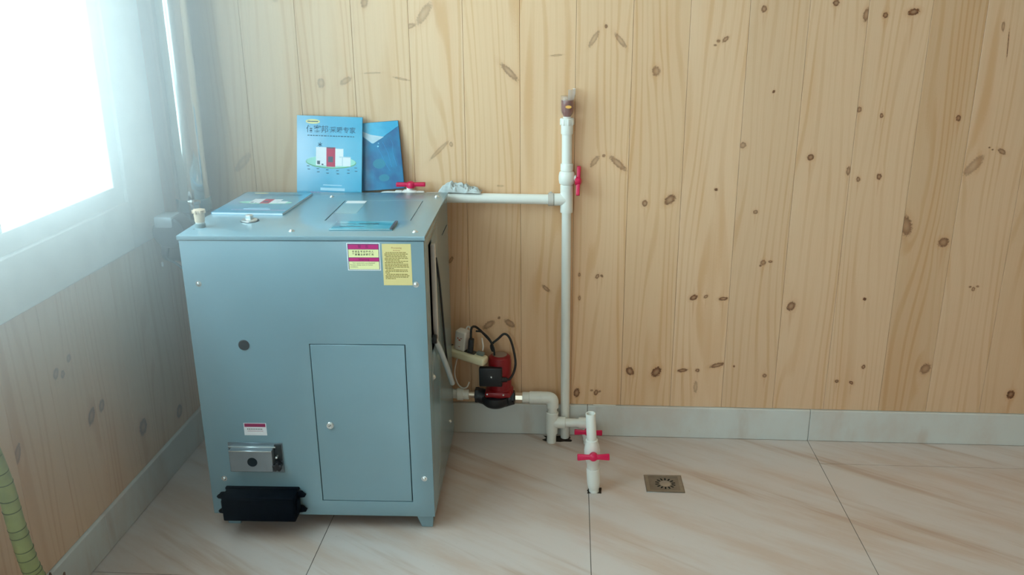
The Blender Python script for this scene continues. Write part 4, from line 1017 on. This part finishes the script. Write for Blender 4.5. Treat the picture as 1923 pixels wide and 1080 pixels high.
while z_u < .97:
    p_, d_ = along(z_u)
    tl = Vector((rn.uniform(-.05, .05), rn.uniform(-.05, .05), 0)) + d_
    obj('leaf_scar', MB().lathe([(rad(z_u) - .001, -.0014), (rad(z_u) + .0009, -.0007), (rad(z_u) + .0009, .0007), (rad(z_u) - .001, .0014)], Matrix.Translation(p_) @ rot_to(tl), 24), M_RING, pl)
    z_u += (.035 if k % 2 else .060) + rn.uniform(-.006, .006); k += 1
sh = MB()
for a, l in ((-20, .10), (40, .085), (100, .07), (190, .08)):
    c, s = math.cos(math.radians(a)), math.sin(math.radians(a))
    sh.tube([(.03 * c + .004, .03 * s + .025, .215), (.040 * c + .004, .040 * s + .022, .26), (.050 * c + .004, .050 * s + .018, .215 + l)], lambda u: .012 * (1 - u) + .002, 8, 4)
obj('dry_sheath', sh, mat('dry_brown_sheath', srgb(104, 78, 58), .85, 0, .2, .3, 40), pl)
obj('pot', MB().lathe([(0, 0), (.085, 0), (.095, .01), (.118, .20), (.125, .205), (.125, .225), (.115, .225), (.110, .205), (0, .205)], None, 40), mat('terracotta_pot', srgb(150, 92, 66), .7), pl)
obj('soil', MB().lathe([(0, .212), (.06, .211), (.111, .206), (.111, .2), (0, .2)], None, 32), mat('potting_soil', srgb(48, 36, 28), .95, 0, .1, .4, 80), pl)
def leaf(base, d, L, wd):
    t = bmesh.new(); d = Vector(d).normalized(); side = d.cross(Vector((0, 0, 1))).normalized(); rows = []
    for i in range(9):
        u = i / 8; wq = wd * math.sin(math.pi * min(1, u * .93 + .07)) ** .8
        c = Vector(base) + d * L * u + Vector((0, 0, -.5 * L * u * u))
        rows.append([t.verts.new(c - side * wq + Vector((0, 0, .012))), t.verts.new(c), t.verts.new(c + side * wq + Vector((0, 0, .012)))])
    for A, B in zip(rows[:-1], rows[1:]):
        for k in range(2):
            f = t.faces.new((A[k], B[k], B[k + 1], A[k + 1])); f.smooth = True
    m = MB(); m._merge(t); return m
M_LEAF = mat('green_leaf', srgb(70, 120, 52), .4, 0, .5, .2, 20)
tip = Vector(pts[-1])
for k, d in enumerate(((.3, -1, .5), (-.15, -1, .8), (.55, -.8, .9), (.1, -.7, 1.1))):
    o = obj('leaf', leaf(tip, d, .26, .05), M_LEAF, pl, shade=False)
    o.modifiers.new('thick', 'SOLIDIFY').thickness = .001

# scattering volume added to imitate lens glare round the window
hm = bpy.data.materials.new('window_glare_volume'); hm.use_nodes = True
nt = hm.node_tree; nt.nodes.clear()
out = nt.nodes.new('ShaderNodeOutputMaterial'); vs = nt.nodes.new('ShaderNodeVolumeScatter')
vs.inputs['Color'].default_value = (1, 0.955, 0.93, 1); vs.inputs['Anisotropy'].default_value = 0.55
HN = NT(hm)
geo = HN.n('ShaderNodeNewGeometry'); mp = HN.n('ShaderNodeMapping', vector_type='TEXTURE')
mp.inputs['Location'].default_value = (XL, -1.15, 1.5); mp.inputs['Scale'].default_value = (1.15, 1.75, 1.5)
HN.set(mp.inputs['Vector'], geo.outputs['Position'])
ln = HN.n('ShaderNodeVectorMath', operation='LENGTH'); HN.set(ln.inputs[0], mp.outputs[0])
HN.set(vs.inputs['Density'], HN.rng(ln.outputs['Value'], 0.0, 1.0, 0.90, 0.0))
nt.links.new(vs.outputs[0], out.inputs['Volume'])
obj('glare_haze', MB().bounds((XL - .0006, YR - .0006, -.0008), (XR + .0006, .0006, H + .0006)), hm, None, 'pale veil added to imitate lens glare round the bright window', 'glare_haze', kind='stuff', shade=False)
